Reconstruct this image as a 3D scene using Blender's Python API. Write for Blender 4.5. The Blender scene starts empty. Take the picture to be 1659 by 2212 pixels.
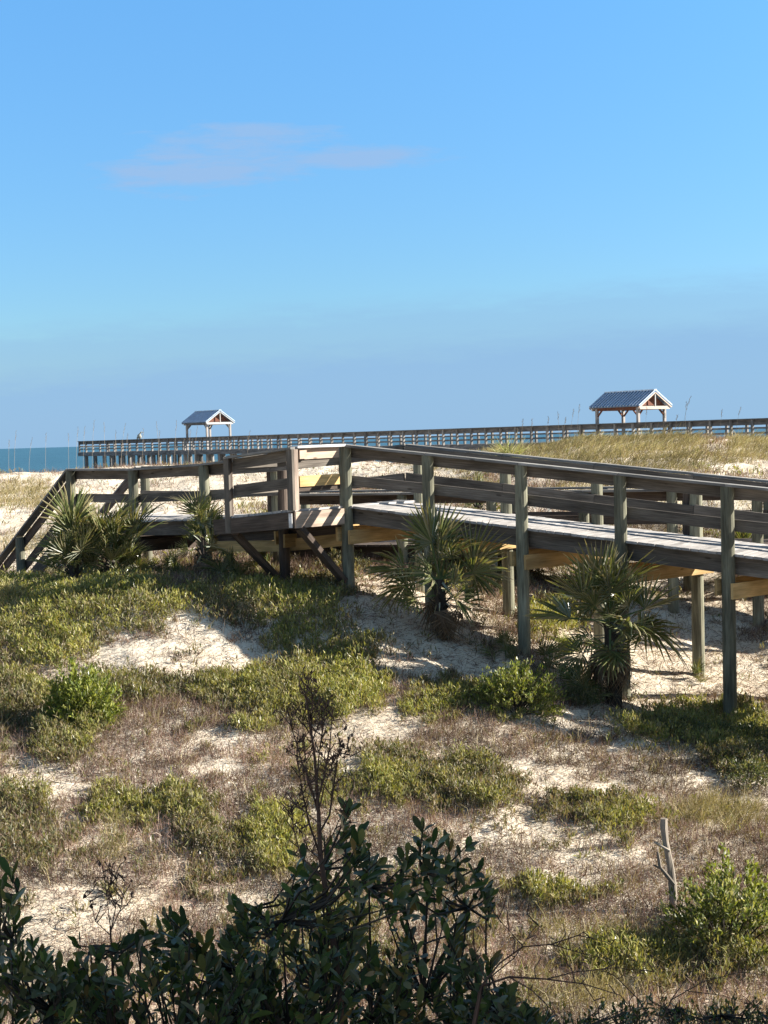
import bpy, math, random
import numpy as np
from mathutils import Vector, Matrix
random.seed(7)
RNG = np.random.default_rng(11)
R = math.radians
scene = bpy.context.scene
col = scene.collection

# ------------------------------------------------------------------ camera
EYE = 5.5
F = 3195.0                      # focal length in units of the 1659 x 2212 measuring grid
PITCH, ROLL = R(2.9), R(-1.62)
CR = Matrix.Rotation(R(90) - PITCH, 3, 'X') @ Matrix.Rotation(ROLL, 3, 'Z')
cam_d = bpy.data.cameras.new("camera"); cam = bpy.data.objects.new("camera", cam_d); col.objects.link(cam)
cam.matrix_world = Matrix.Translation((0, 0, EYE)) @ CR.to_4x4()
cam_d.sensor_fit = 'VERTICAL'; cam_d.sensor_height = 36.0; cam_d.sensor_width = 27.0
cam_d.lens = 36.0 * F / 2212.0
cam_d.clip_start = 0.1; cam_d.clip_end = 20000
scene.camera = cam
CRn = np.array([[CR[i][j] for j in range(3)] for i in range(3)])

def P(px, py, d):
    """world point seen at measuring-grid pixel (px,py) at distance d along +Y"""
    v = CR @ Vector(((px - 829.5) / F, -(py - 1106.0) / F, -1.0))
    k = d / v.y
    return Vector((v.x * k, d, EYE + v.z * k))

def proj(x, y, z):
    p = np.stack([x, y, z - EYE], -1) @ CRn
    w = np.where(-p[..., 2] > 0.05, -p[..., 2], 0.05)
    return 829.5 + F * p[..., 0] / w, 1106.0 - F * p[..., 1] / w

def Zr(z):  # height relative to the eye
    return EYE + z

# ------------------------------------------------------------------ noise
_lat = RNG.random((512, 512)).astype(np.float32)
def vnoise(x, y, s=1.0, o=0.0):
    x = np.asarray(x, float) / s + o + 1000.0; y = np.asarray(y, float) / s + o * 1.7 + 1000.0
    xi = np.floor(x).astype(int); yi = np.floor(y).astype(int)
    fx = x - xi; fy = y - yi
    fx = fx * fx * (3 - 2 * fx); fy = fy * fy * (3 - 2 * fy)
    a = _lat[xi % 512, yi % 512]; b = _lat[(xi + 1) % 512, yi % 512]
    c = _lat[xi % 512, (yi + 1) % 512]; d = _lat[(xi + 1) % 512, (yi + 1) % 512]
    return (a * (1 - fx) + b * fx) * (1 - fy) + (c * (1 - fx) + d * fx) * fy
def fbm(x, y, s=1.0, o=0.0, n=4):
    r = 0; a = 0.5; t = 0
    for i in range(n):
        r = r + a * vnoise(x, y, s / (2.03 ** i), o + 13.1 * i); t += a; a *= 0.55
    return r / t - 0.5

# ------------------------------------------------------------------ tagging / object helpers
def tag(o, label=None, cat=None, group=None, kind=None):
    if label: o['label'] = label
    if cat: o['category'] = cat
    if group: o['group'] = group
    if kind: o['kind'] = kind
    return o
def empty(name, loc=(0, 0, 0), rz=0):
    o = bpy.data.objects.new(name, None); col.objects.link(o)
    o.location = loc; o.rotation_euler = (0, 0, rz); o.empty_display_size = 0.1
    return o

def rgb(*c): return (c[0], c[1], c[2], 1.0)

class MB:
    """collects geometry (verts, faces, per-corner uv) for ONE mesh"""
    def __init__(s): s.v = []; s.f = []; s.uv = []; s.c = []
    def quad_box(s, c, ax, ay, az, off=None):
        # c centre, ax/ay/az half vectors; u runs along ax
        o = off if off is not None else random.random() * 50
        b = len(s.v)
        for i in (-1, 1):
            for j in (-1, 1):
                for k in (-1, 1):
                    s.v.append(tuple(c + ax * i + ay * j + az * k))
        X, Y, Z = ax.length * 2, ay.length * 2, az.length * 2
        def q(idx, du, dv, vo):
            s.f.append([b + i for i in idx])
            s.uv += [(o, vo + o), (o + du, vo + o), (o + du, vo + dv + o), (o, vo + dv + o)]
        q((0, 4, 5, 1), X, Z, 0)
        q((2, 3, 7, 6), Z, X, 1)
        s.uv[-4:] = [(o, 1 + o), (o, 1 + Z + o), (o + X, 1 + Z + o), (o + X, 1 + o)]
        q((1, 5, 7, 3), X, Y, 2)
        q((0, 2, 6, 4), X, Y, 3)
        s.uv[-4:] = [(o, 3 + o), (o, 3 + Y + o), (o + X, 3 + Y + o), (o + X, 3 + o)]
        q((4, 6, 7, 5), 0.02, Z, 4)
        q((0, 1, 3, 2), 0.02, Z, 5)
    def board(s, p0, p1, w, h, up=Vector((0, 0, 1)), jit=0.0):
        """box from p0 to p1; h measured along up, w sideways"""
        p0 = Vector(p0); p1 = Vector(p1)
        d = p1 - p0; L = d.length; d.normalize()
        side = d.cross(up).normalized(); u = side.cross(d).normalized()
        if jit:
            p0 = p0 + u * random.uniform(-jit, jit); p1 = p1 + u * random.uniform(-jit, jit)
            d = p1 - p0; L = d.length; d.normalize()
        s.quad_box((p0 + p1) / 2, d * L / 2, side * w / 2, u * h / 2)
    def tube(s, pts, rad, sides=8, cap=True, lump=0.0):
        pts = [Vector(p) for p in pts]; n = len(pts); b = len(s.v); o = random.random() * 50
        ref = Vector((0.31, 0.87, 0.2)).normalized(); acc = 0; us = []
        for i, p in enumerate(pts):
            t = (pts[min(i + 1, n - 1)] - pts[max(i - 1, 0)]).normalized()
            a = t.cross(ref).normalized(); c = t.cross(a)
            r = rad[i] if hasattr(rad, '__len__') else rad
            for k in range(sides):
                th = 2 * math.pi * k / sides
                rr = r * (1 + random.uniform(-lump, lump))
                s.v.append(tuple(p + (a * math.cos(th) + c * math.sin(th)) * rr))
            if i: acc += (p - pts[i - 1]).length
            us.append(acc)
        rr0 = (rad[0] if hasattr(rad, '__len__') else rad) * 6.28 / sides
        for i in range(n - 1):
            for k in range(sides):
                k2 = (k + 1) % sides
                s.f.append([b + i * sides + k, b + i * sides + k2, b + (i + 1) * sides + k2, b + (i + 1) * sides + k])
                s.uv += [(us[i] + o, k * rr0 + o), (us[i] + o, (k + 1) * rr0 + o), (us[i + 1] + o, (k + 1) * rr0 + o), (us[i + 1] + o, k * rr0 + o)]
        if cap and sides > 3:
            s.f.append([b + (n - 1) * sides + k for k in range(sides)]); s.uv += [(o, o)] * sides
            s.f.append([b + k for k in reversed(range(sides))]); s.uv += [(o, o)] * sides
    def poly(s, pts, uvs=None, c=None):
        b = len(s.v); s.v += [tuple(p) for p in pts]; s.f.append(list(range(b, b + len(pts))))
        s.uv += uvs or [(p[0], p[1]) for p in pts]
        if c is not None: s.c += [c] * len(pts)
    def build(s, name, mat, parent=None, smooth=False, origin=None):
        me = bpy.data.meshes.new(name)
        vs = s.v
        o = bpy.data.objects.new(name, me)
        if parent is not None:
            pl = Vector(parent.location); pp_ = parent.parent
            while pp_ is not None: pl = pl + Vector(pp_.location); pp_ = pp_.parent
            vs = [tuple(Vector(v) - pl) for v in vs] if origin is None else vs
        elif origin is not None:
            vs = [tuple(Vector(v) - Vector(origin)) for v in vs]; o.location = origin
        me.from_pydata(vs, [], s.f)
        uvl = me.uv_layers.new(name="UVMap")
        uvl.data.foreach_set("uv", np.array(s.uv, dtype=np.float32).ravel())
        if s.c and len(s.c) == len(s.v):
            ca = me.color_attributes.new("Col", 'FLOAT_COLOR', 'POINT')
            ca.data.foreach_set("color", np.array([(*c, 1) for c in s.c], dtype=np.float32).ravel())
        me.materials.append(mat)
        if smooth: me.polygons.foreach_set("use_smooth", [True] * len(me.polygons))
        me.update()
        col.objects.link(o)
        if parent is not None: o.parent = parent
        return o

def np_mesh(name, verts, quads, cols, mat, parent=None, smooth=False, uv=None):
    """verts (N,3), quads (M,4) or (M,3), cols (N,3)"""
    me = bpy.data.meshes.new(name)
    n = len(verts); m = len(quads); k = quads.shape[1]
    me.vertices.add(n); me.vertices.foreach_set("co", np.ascontiguousarray(verts, dtype=np.float32).ravel())
    me.loops.add(m * k); me.loops.foreach_set("vertex_index", np.ascontiguousarray(quads, dtype=np.int32).ravel())
    me.polygons.add(m)
    me.polygons.foreach_set("loop_start", np.arange(0, m * k, k, dtype=np.int32))
    if cols is not None:
        ca = me.color_attributes.new("Col", 'FLOAT_COLOR', 'POINT')
        c4 = np.ones((n, 4), dtype=np.float32); c4[:, :3] = cols
        ca.data.foreach_set("color", c4.ravel())
    me.update(calc_edges=True)
    if smooth: me.polygons.foreach_set("use_smooth", np.ones(m, dtype=bool))
    me.materials.append(mat)
    o = bpy.data.objects.new(name, me); col.objects.link(o)
    if parent is not None: o.parent = parent
    return o

# ------------------------------------------------------------------ materials
def new_mat(name):
    m = bpy.data.materials.new(name); m.use_nodes = True
    nt = m.node_tree; nt.nodes.clear()
    out = nt.nodes.new("ShaderNodeOutputMaterial")
    return m, nt, out
def N(nt, t, **kw):
    n = nt.nodes.new(t)
    for k, v in kw.items():
        if k in n.inputs: n.inputs[k].default_value = v
        else: setattr(n, k, v)
    return n
def ramp(nt, stops, interp='LINEAR'):
    n = nt.nodes.new("ShaderNodeValToRGB"); cr = n.color_ramp; cr.interpolation = interp
    while len(cr.elements) < len(stops): cr.elements.new(0.5)
    for e, (p, c) in zip(cr.elements, stops): e.position = p; e.color = rgb(*c)
    return n

def wood(name, c_dark, c_mid, c_light, rough=0.85, grain=55.0, bump=0.25, knots=True, blotch=(0.8, 1.25)):
    m, nt, out = new_mat(name); L = nt.links
    uv = N(nt, "ShaderNodeUVMap")
    mp = N(nt, "ShaderNodeMapping"); mp.inputs['Scale'].default_value = (2.2, grain, 1)
    L.new(uv.outputs[0], mp.inputs[0])
    n1 = N(nt, "ShaderNodeTexNoise", Scale=1.0, Detail=6.0, Roughness=0.65, Distortion=0.6); L.new(mp.outputs[0], n1.inputs['Vector'])
    r = ramp(nt, [(0.28, c_dark), (0.5, c_mid), (0.74, c_light)]); L.new(n1.outputs[0], r.inputs[0])
    mp2 = N(nt, "ShaderNodeMapping"); mp2.inputs['Scale'].default_value = (1.1, 5.0, 1); L.new(uv.outputs[0], mp2.inputs[0])
    n2 = N(nt, "ShaderNodeTexNoise", Scale=1.0, Detail=3.0); L.new(mp2.outputs[0], n2.inputs['Vector'])
    mr = N(nt, "ShaderNodeMapRange"); mr.inputs[1].default_value = 0.3; mr.inputs[2].default_value = 0.7
    mr.inputs[3].default_value = blotch[0] - 0.25; mr.inputs[4].default_value = blotch[1] + 0.1
    L.new(n2.outputs[0], mr.inputs[0])
    mul = N(nt, "ShaderNodeMix", data_type='RGBA', blend_type='MULTIPLY'); mul.inputs[0].default_value = 1.0
    L.new(r.outputs[0], mul.inputs[6]); L.new(mr.outputs[0], mul.inputs[7])
    last = mul.outputs[2]
    if knots:
        mp3 = N(nt, "ShaderNodeMapping"); mp3.inputs['Scale'].default_value = (1.6, 5.5, 1); L.new(uv.outputs[0], mp3.inputs[0])
        vo = N(nt, "ShaderNodeTexVoronoi", Scale=1.0); vo.inputs['Randomness'].default_value = 1.0; L.new(mp3.outputs[0], vo.inputs['Vector'])
        kr = ramp(nt, [(0.06, (0.28, 0.25, 0.22)), (0.11, (1, 1, 1))]); L.new(vo.outputs['Distance'], kr.inputs[0])
        mk = N(nt, "ShaderNodeMix", data_type='RGBA', blend_type='MULTIPLY'); mk.inputs[0].default_value = 0.8
        L.new(last, mk.inputs[6]); L.new(kr.outputs[0], mk.inputs[7]); last = mk.outputs[2]
    oi = N(nt, "ShaderNodeObjectInfo"); mro = N(nt, "ShaderNodeMapRange"); mro.inputs[3].default_value = 0.76; mro.inputs[4].default_value = 1.26
    L.new(oi.outputs['Random'], mro.inputs[0])
    mo = N(nt, "ShaderNodeMix", data_type='RGBA', blend_type='MULTIPLY'); mo.inputs[0].default_value = 1.0
    L.new(last, mo.inputs[6]); L.new(mro.outputs[0], mo.inputs[7]); last = mo.outputs[2]
    b = N(nt, "ShaderNodeBsdfPrincipled", Roughness=rough); b.inputs['Specular IOR Level'].default_value = 0.25
    L.new(last, b.inputs['Base Color'])
    bp = N(nt, "ShaderNodeBump", Strength=bump, Distance=0.01); L.new(n1.outputs[0], bp.inputs['Height']); L.new(bp.outputs[0], b.inputs['Normal'])
    L.new(b.outputs[0], out.inputs[0])
    return m

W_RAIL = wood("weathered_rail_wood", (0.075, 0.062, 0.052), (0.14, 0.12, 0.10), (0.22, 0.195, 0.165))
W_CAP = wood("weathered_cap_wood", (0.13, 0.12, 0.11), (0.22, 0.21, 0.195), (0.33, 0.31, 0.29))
W_DECK = wood("bleached_deck_wood", (0.30, 0.28, 0.265), (0.43, 0.405, 0.385), (0.54, 0.515, 0.495), grain=40)
W_POST = wood("treated_post_wood", (0.085, 0.082, 0.06), (0.18, 0.175, 0.125), (0.29, 0.285, 0.21), grain=30, knots=False, blotch=(0.8, 1.2))
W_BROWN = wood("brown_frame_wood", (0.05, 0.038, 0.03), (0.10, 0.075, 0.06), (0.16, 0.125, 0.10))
W_NEW = wood("new_yellow_wood", (0.38, 0.245, 0.10), (0.52, 0.345, 0.15), (0.62, 0.44, 0.23), bump=0.1)
W_PALE = wood("pale_new_board_wood", (0.36, 0.265, 0.20), (0.46, 0.35, 0.27), (0.56, 0.45, 0.36), bump=0.1)
W_REPL = wood("bleached_cap_wood", (0.50, 0.48, 0.46), (0.62, 0.60, 0.58), (0.72, 0.71, 0.69), bump=0.1)
W_PIER = wood("pier_wood", (0.10, 0.10, 0.10), (0.16, 0.155, 0.155), (0.23, 0.22, 0.215), grain=8, bump=0.0, knots=False)
W_PIERL = wood("pier_post_wood", (0.16, 0.15, 0.14), (0.24, 0.225, 0.21), (0.32, 0.30, 0.28), grain=8, bump=0.0, knots=False)
W_SNAG = wood("dead_bleached_wood", (0.12, 0.10, 0.08), (0.27, 0.23, 0.19), (0.40, 0.35, 0.29), grain=40, knots=False)
W_BARK = wood("dark_bark", (0.025, 0.02, 0.016), (0.05, 0.04, 0.032), (0.085, 0.068, 0.052), grain=30, knots=False)
W_DEAD = wood("dry_brown_twig", (0.05, 0.028, 0.02), (0.09, 0.052, 0.038), (0.14, 0.09, 0.065), grain=30, knots=False)

def plain(name, c, rough=0.7, spec=0.3, metal=0.0, var=0.12, vs=3.0):
    m, nt, out = new_mat(name); L = nt.links
    tc = N(nt, "ShaderNodeTexCoord"); n1 = N(nt, "ShaderNodeTexNoise", Scale=vs, Detail=4.0); L.new(tc.outputs['Object'], n1.inputs['Vector'])
    r = ramp(nt, [(0.3, tuple(x * (1 - var) for x in c)), (0.7, tuple(min(1, x * (1 + var)) for x in c))]); L.new(n1.outputs[0], r.inputs[0])
    b = N(nt, "ShaderNodeBsdfPrincipled", Roughness=rough, Metallic=metal); b.inputs['Specular IOR Level'].default_value = spec
    L.new(r.outputs[0], b.inputs['Base Color']); L.new(b.outputs[0], out.inputs[0])
    return m

def foliage(name, transl=0.3, gloss=0.0, rough=0.5, mult=1.0):
    m, nt, out = new_mat(name); L = nt.links
    at = N(nt, "ShaderNodeAttribute", attribute_name="Col")
    mulc = N(nt, "ShaderNodeMix", data_type='RGBA', blend_type='MULTIPLY'); mulc.inputs[0].default_value = 1.0
    mulc.inputs[7].default_value = (mult, mult, mult, 1); L.new(at.outputs['Color'], mulc.inputs[6])
    d = N(nt, "ShaderNodeBsdfDiffuse"); L.new(mulc.outputs[2], d.inputs[0])
    t = N(nt, "ShaderNodeBsdfTranslucent")
    tm = N(nt, "ShaderNodeMix", data_type='RGBA', blend_type='MULTIPLY'); tm.inputs[0].default_value = 1.0; tm.inputs[7].default_value = (1.35, 1.3, 0.5, 1)
    L.new(mulc.outputs[2], tm.inputs[6]); L.new(tm.outputs[2], t.inputs[0])
    mx = N(nt, "ShaderNodeMixShader"); mx.inputs[0].default_value = transl; L.new(d.outputs[0], mx.inputs[1]); L.new(t.outputs[0], mx.inputs[2])
    last = mx.outputs[0]
    if gloss > 0:
        g = N(nt, "ShaderNodeBsdfGlossy", Roughness=rough); g.inputs[0].default_value = (1, 1, 1, 1)
        fr = N(nt, "ShaderNodeFresnel", IOR=1.45); mm = N(nt, "ShaderNodeMath", operation='MULTIPLY'); mm.inputs[1].default_value = gloss
        L.new(fr.outputs[0], mm.inputs[0])
        m2 = N(nt, "ShaderNodeMixShader"); L.new(mm.outputs[0], m2.inputs[0]); L.new(last, m2.inputs[1]); L.new(g.outputs[0], m2.inputs[2]); last = m2.outputs[0]
    L.new(last, out.inputs[0])
    return m
M_LEAF = foliage("low_leaf", 0.35, 0.15, 0.6)
M_DRY = foliage("dry_stem", 0.2)
M_FROND = foliage("palm_blade", 0.28, 0.25, 0.45)
M_SHRUB = foliage("shrub_leaf", 0.2, 0.12, 0.5)

# sand / ground
def sand_mat():
    m, nt, out = new_mat("dune_sand"); L = nt.links
    tc = N(nt, "ShaderNodeTexCoord")
    n1 = N(nt, "ShaderNodeTexNoise", Scale=0.35, Detail=5.0, Roughness=0.6); L.new(tc.outputs['Object'], n1.inputs['Vector'])
    r1 = ramp(nt, [(0.3, (0.52, 0.435, 0.33)), (0.55, (0.65, 0.565, 0.45)), (0.75, (0.76, 0.69, 0.58))]); L.new(n1.outputs[0], r1.inputs[0])
    # litter: fine stretched specks
    mp = N(nt, "ShaderNodeMapping"); mp.inputs['Scale'].default_value = (14, 34, 14); mp.inputs['Rotation'].default_value = (0, 0, 0.4)
    L.new(tc.outputs['Object'], mp.inputs[0])
    n2 = N(nt, "ShaderNodeTexNoise", Scale=1.0, Detail=5.0, Roughness=0.7); L.new(mp.outputs[0], n2.inputs['Vector'])
    n3 = N(nt, "ShaderNodeTexNoise", Scale=0.9, Detail=3.0); L.new(tc.outputs['Object'], n3.inputs['Vector'])
    mr = N(nt, "ShaderNodeMapRange"); mr.inputs[1].default_value = 0.35; mr.inputs[2].default_value = 0.68; mr.inputs[3].default_value = 0.70; mr.inputs[4].default_value = 0.53
    L.new(n3.outputs[0], mr.inputs[0])
    gt = N(nt, "ShaderNodeMath", operation='SUBTRACT'); L.new(n2.outputs[0], gt.inputs[0]); L.new(mr.outputs[0], gt.inputs[1])
    sm = N(nt, "ShaderNodeMath", operation='MULTIPLY'); sm.use_clamp = True; sm.inputs[1].default_value = 14.0; L.new(gt.outputs[0], sm.inputs[0])
    mx = N(nt, "ShaderNodeMix", data_type='RGBA'); mx.inputs[7].default_value = (0.15, 0.115, 0.09, 1)
    L.new(sm.outputs[0], mx.inputs[0]); L.new(r1.outputs[0], mx.inputs[6])
    b = N(nt, "ShaderNodeBsdfPrincipled", Roughness=0.95); b.inputs['Specular IOR Level'].default_value = 0.1
    L.new(mx.outputs[2], b.inputs['Base Color'])
    n4 = N(nt, "ShaderNodeTexNoise", Scale=9.0, Detail=7.0, Roughness=0.65); L.new(tc.outputs['Object'], n4.inputs['Vector'])
    bp = N(nt, "ShaderNodeBump", Strength=0.6, Distance=0.09); L.new(n4.outputs[0], bp.inputs['Height']); L.new(bp.outputs[0], b.inputs['Normal'])
    L.new(b.outputs[0], out.inputs[0])
    return m
M_SAND = sand_mat()

def sea_mat():
    m, nt, out = new_mat("sea_water"); L = nt.links
    tc = N(nt, "ShaderNodeTexCoord")
    mp = N(nt, "ShaderNodeMapping"); mp.inputs['Scale'].default_value = (0.02, 0.12, 1); L.new(tc.outputs['Object'], mp.inputs[0])
    n = N(nt, "ShaderNodeTexNoise", Scale=1.0, Detail=6.0); L.new(mp.outputs[0], n.inputs['Vector'])
    r = ramp(nt, [(0.35, (0.026, 0.080, 0.125)), (0.65, (0.045, 0.125, 0.18))]); L.new(n.outputs[0], r.inputs[0])
    mp2 = N(nt, "ShaderNodeMapping"); mp2.inputs['Scale'].default_value = (0.25, 1.0, 1); L.new(tc.outputs['Object'], mp2.inputs[0])
    n2 = N(nt, "ShaderNodeTexNoise", Scale=1.0, Detail=8.0, Roughness=0.7); L.new(mp2.outputs[0], n2.inputs['Vector'])
    bp = N(nt, "ShaderNodeBump", Strength=0.7, Distance=0.6); L.new(n2.outputs[0], bp.inputs['Height'])
    d = N(nt, "ShaderNodeBsdfPrincipled", Roughness=0.45); d.inputs['Specular IOR Level'].default_value = 0.15
    L.new(r.outputs[0], d.inputs['Base Color']); L.new(bp.outputs[0], d.inputs['Normal']); L.new(d.outputs[0], out.inputs[0])
    return m
M_SEA = sea_mat()
M_ROOF = plain("blue_metal_roof", (0.17, 0.25, 0.36), rough=0.35, spec=0.5, metal=0.35, var=0.15)
M_ROOFRIB = plain("blue_roof_rib", (0.55, 0.64, 0.76), rough=0.35, spec=0.5, metal=0.2)
M_WHITE = plain("white_trim_paint", (0.44, 0.435, 0.42), rough=0.6, var=0.04)
M_CREAM = plain("cream_beam_wood", (0.50, 0.41, 0.34), rough=0.7, var=0.1)
M_REDB = plain("red_brown_wood", (0.16, 0.065, 0.04), rough=0.8)
M_GREYP = plain("grey_post_wood", (0.34, 0.31, 0.29), rough=0.8)
M_BIRD = plain("grey_feathers", (0.25, 0.25, 0.22), rough=0.9, var=0.4, vs=14)
M_BEAK = plain("dull_beak", (0.30, 0.26, 0.16), rough=0.6)
M_SIDING = plain("house_siding", (0.35, 0.36, 0.34), rough=0.8)
M_SHINGLE = plain("house_shingle", (0.10, 0.10, 0.10), rough=0.9)
M_GLASS = plain("window_glass", (0.03, 0.04, 0.05), rough=0.1, spec=0.6)

# ------------------------------------------------------------------ terrain
ctrl = []
def g(px, py, d, dz=0.0):
    p = P(px, py, d); ctrl.append((p.x, p.y, p.z + dz))
def gw(x, y, z): ctrl.append((x, y, Zr(z)))
for a in [(0, 2212, 13), (830, 2212, 13), (1659, 2212, 13), (0, 1900, 15.8), (1659, 1900, 16.5), (830, 1900, 16.3), (400, 1900, 16.0), (1250, 1900, 16.4),
          (0, 1650, 18.7), (420, 1650, 18.9), (830, 1650, 19.2), (1250, 1680, 19.0), (1500, 1700, 19.0), (1659, 1650, 19.9),
          (200, 1450, 22.4), (600, 1450, 22.8), (900, 1450, 22.2), (1100, 1510, 21.4), (1300, 1540, 21.4), (1575, 1557, 22.3), (1659, 1560, 22.6), (0, 1450, 22.4),
          (757, 1282, 25.6), (1137, 1412, 23.96), (1350, 1508, 23.15), (300, 1245, 29.9), (597, 1262, 26.7), (440, 1250, 28.3), (950, 1345, 24.6),
          (1100, 1327, 26.07), (1512, 1458, 24.36), (200, 1282, 24.9), (60, 1318, 24.4), (330, 1285, 24.7), (450, 1300, 24.6), (0, 1310, 25.4), (600, 1310, 24.3), (680, 1340, 23.8), (760, 1385, 23.3), (120, 1390, 23.3), (300, 1380, 23.4),
          (37, 1257, 33), (0, 1265, 34.5),
          (950, 1225, 29.5), (1300, 1250, 30), (1600, 1310, 28), (1640, 1210, 31), (700, 1205, 31), (100, 1215, 36), (1450, 1350, 27),
          (60, 1140, 42), (60, 1065, 55), (30, 1018, 66), (100, 1022, 66), (250, 1015, 67), (340, 1004, 69), (450, 1012, 68), (400, 1120, 40), (400, 1060, 52), (200, 1120, 41),
          (650, 1120, 40), (650, 1060, 50), (600, 1005, 66), (800, 1000, 62), (800, 1050, 50), (900, 1110, 38), (950, 1000, 56), (1100, 990, 52), (1100, 1060, 40),
          (1250, 958, 52), (1400, 952, 50), (1550, 955, 50), (1659, 957, 50), (1250, 1010, 42), (1600, 1003, 42), (1500, 1000, 42), (1400, 1100, 34), (1640, 1090, 34), (1200, 1110, 35), (1100, 1180, 31.5),
          (1659, 1040, 38)]:
    g(*a)
for x in (-30, -15, 0, 15, 30):
    gw(x, 0, -5.3); gw(x, 8, -5.3); gw(x, -20, -5.3)
for x, y, z in [(-9, 14, -4.8), (9, 14, -5.2), (-14, 20, -3.6), (14, 20, -4.6), (-16, 28, -2.7), (16, 26, -3.8), (-22, 40, -2.0), (20, 40, -1.6), (-28, 62, -1.2), (25, 52, -0.5),
                (-40, 62, -1.2), (40, 50, -0.6), (-13, 24, -3.0), (12, 23, -4.3), (0, 82, -3.6), (-20, 82, -3.8), (20, 75, -3.0), (40, 75, -3), (-50, 85, -4), (0, 100, -6.0), (-40, 110, -7.2), (40, 100, -6.5), (0, 130, -9), (-60, 140, -9), (60, 130, -9), (70, 60, -2.0), (-70, 60, -2.5)]:
    gw(x, y, z)
C = np.array(ctrl)
def _phi(r): return r
_A = np.sqrt(((C[:, None, :2] - C[None, :, :2]) ** 2).sum(-1)) ; np.fill_diagonal(_A, -0.12)
_n = len(C); _M = np.zeros((_n + 1, _n + 1)); _M[:_n, :_n] = _A; _M[:_n, _n] = 1; _M[_n, :_n] = 1
_w = np.linalg.solve(_M, np.append(C[:, 2], 0))
def hz(x, y, detail=True):
    x = np.asarray(x, float); y = np.asarray(y, float); sh = x.shape
    xf, yf = x.ravel(), y.ravel(); out = np.empty(len(xf))
    for i in range(0, len(xf), 20000):
        r = np.sqrt((xf[i:i + 20000, None] - C[None, :, 0]) ** 2 + (yf[i:i + 20000, None] - C[None, :, 1]) ** 2)
        out[i:i + 20000] = r @ _w[:-1] + _w[-1]
    far = np.clip((yf - 125) / 30, 0, 1); lat = np.clip((np.abs(xf) - 75) / 40, 0, 1)
    out = out * (1 - far) + (EYE - 11.5) * far
    out = np.where(yf < 0, EYE - 5.3, out)
    k = np.clip((yf - 50) / 50, 0, 1)
    out = out * (1 - lat) + lat * ((EYE - 3.0) * (1 - k) + (EYE - 11.5) * k)
    if detail:
        nf = np.clip((yf - 9) / 5, 0, 1)
        dist = np.clip(yf / 24, 0.6, 2.6)
        out = out + nf * (fbm(xf, yf, 1.5, 3.3) * 0.22 * dist ** 0.6 + fbm(xf, yf, 0.42, 9.1, 4) * 0.085 + fbm(xf, yf, 5.0, 1.2, 2) * 0.18 * (dist - 0.6))
    return out.reshape(sh)

def axis(pieces):
    a = []
    for lo, hi, n in pieces: a.append(np.linspace(lo, hi, n, endpoint=False))
    a.append([pieces[-1][1]]); return np.concatenate(a)
gx = axis([(-6000, -300, 6), (-300, -60, 14), (-60, -18, 60), (-18, -9, 70), (-9, 9, 240), (9, 18, 70), (18, 60, 60), (60, 300, 14), (300, 6000, 6)])
gy = axis([(-200, 0, 8), (0, 11, 16), (11, 32, 290), (32, 75, 260), (75, 150, 60), (150, 400, 8), (400, 9000, 8)])
GX, GY = np.meshgrid(gx, gy)
GZ = hz(GX, GY)
nx, ny = len(gx), len(gy)
idx = np.arange(nx * ny).reshape(ny, nx)
quads = np.stack([idx[:-1, :-1], idx[:-1, 1:], idx[1:, 1:], idx[1:, :-1]], -1).reshape(-1, 4)
ground = np_mesh("ground", np.stack([GX, GY, GZ], -1).reshape(-1, 3), quads, None, M_SAND, smooth=True)
tag(ground, kind='structure', label="pale sandy dune ground scattered with dry litter")
# sea
mb = MB(); zs = EYE - 8.0
xs = [-9000, -300, 300, 9000]; ys = [105, 400, 12000]
for i in range(3):
    for j in range(2):
        mb.poly([(xs[i], ys[j], zs), (xs[i + 1], ys[j], zs), (xs[i + 1], ys[j + 1], zs), (xs[i], ys[j + 1], zs)])
sea = mb.build("sea", M_SEA); tag(sea, kind='structure', label="blue ocean on the horizon")

def gz(x, y): return float(hz(np.array([x]), np.array([y]))[0])

# ------------------------------------------------------------------ boardwalk
NR = Vector((0.867, -0.494, 0)).normalized()      # right leg runs this way
NP = Vector((0.494, 0.867, 0)).normalized()       # across the right leg, away from us
LD = Vector((-0.715, 0.70, 0)).normalized()       # left leg runs this way
LP = Vector((0.70, 0.715, 0)).normalized()        # across the left leg, away
UP = Vector((0, 0, 1))
P750 = Vector((-0.64, 25.6, 0))
STEP = Vector((1.437, -0.82, 0))
CORN = Vector((0.476, 27.03, 0))
def capR(i): return Zr(-0.11 - 0.182 * i)          # cap height on the right leg at bay i
_ls = [0, 1.65, 3.9, 6.18, 8.41]; _lz = [-0.11, -0.25, -0.405, -0.49, -0.49]
def capL(s):
    if s <= 8.41: return Zr(float(np.interp(s, _ls, _lz)))
    return Zr(-0.49 - 0.70 * (s - 8.41))
RH = 1.05                                          # rail height above the deck
def RN(i): return P750 + STEP * i                  # near line, right leg
FR0 = P750 + NP * 1.8
def RF(i): return FR0 + STEP * i
def LN(s): return P750 + LD * s
FL0 = P750 + LP * 1.8
def LF(s): return FL0 + LD * s
sh_ = 1.8 * 0
bw = empty("boardwalk", (P750.x, P750.y, gz(P750.x, P750.y)))
tag(bw, "raised weathered grey boardwalk with rails, a bend and end stairs, crossing in front", "boardwalk")

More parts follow.
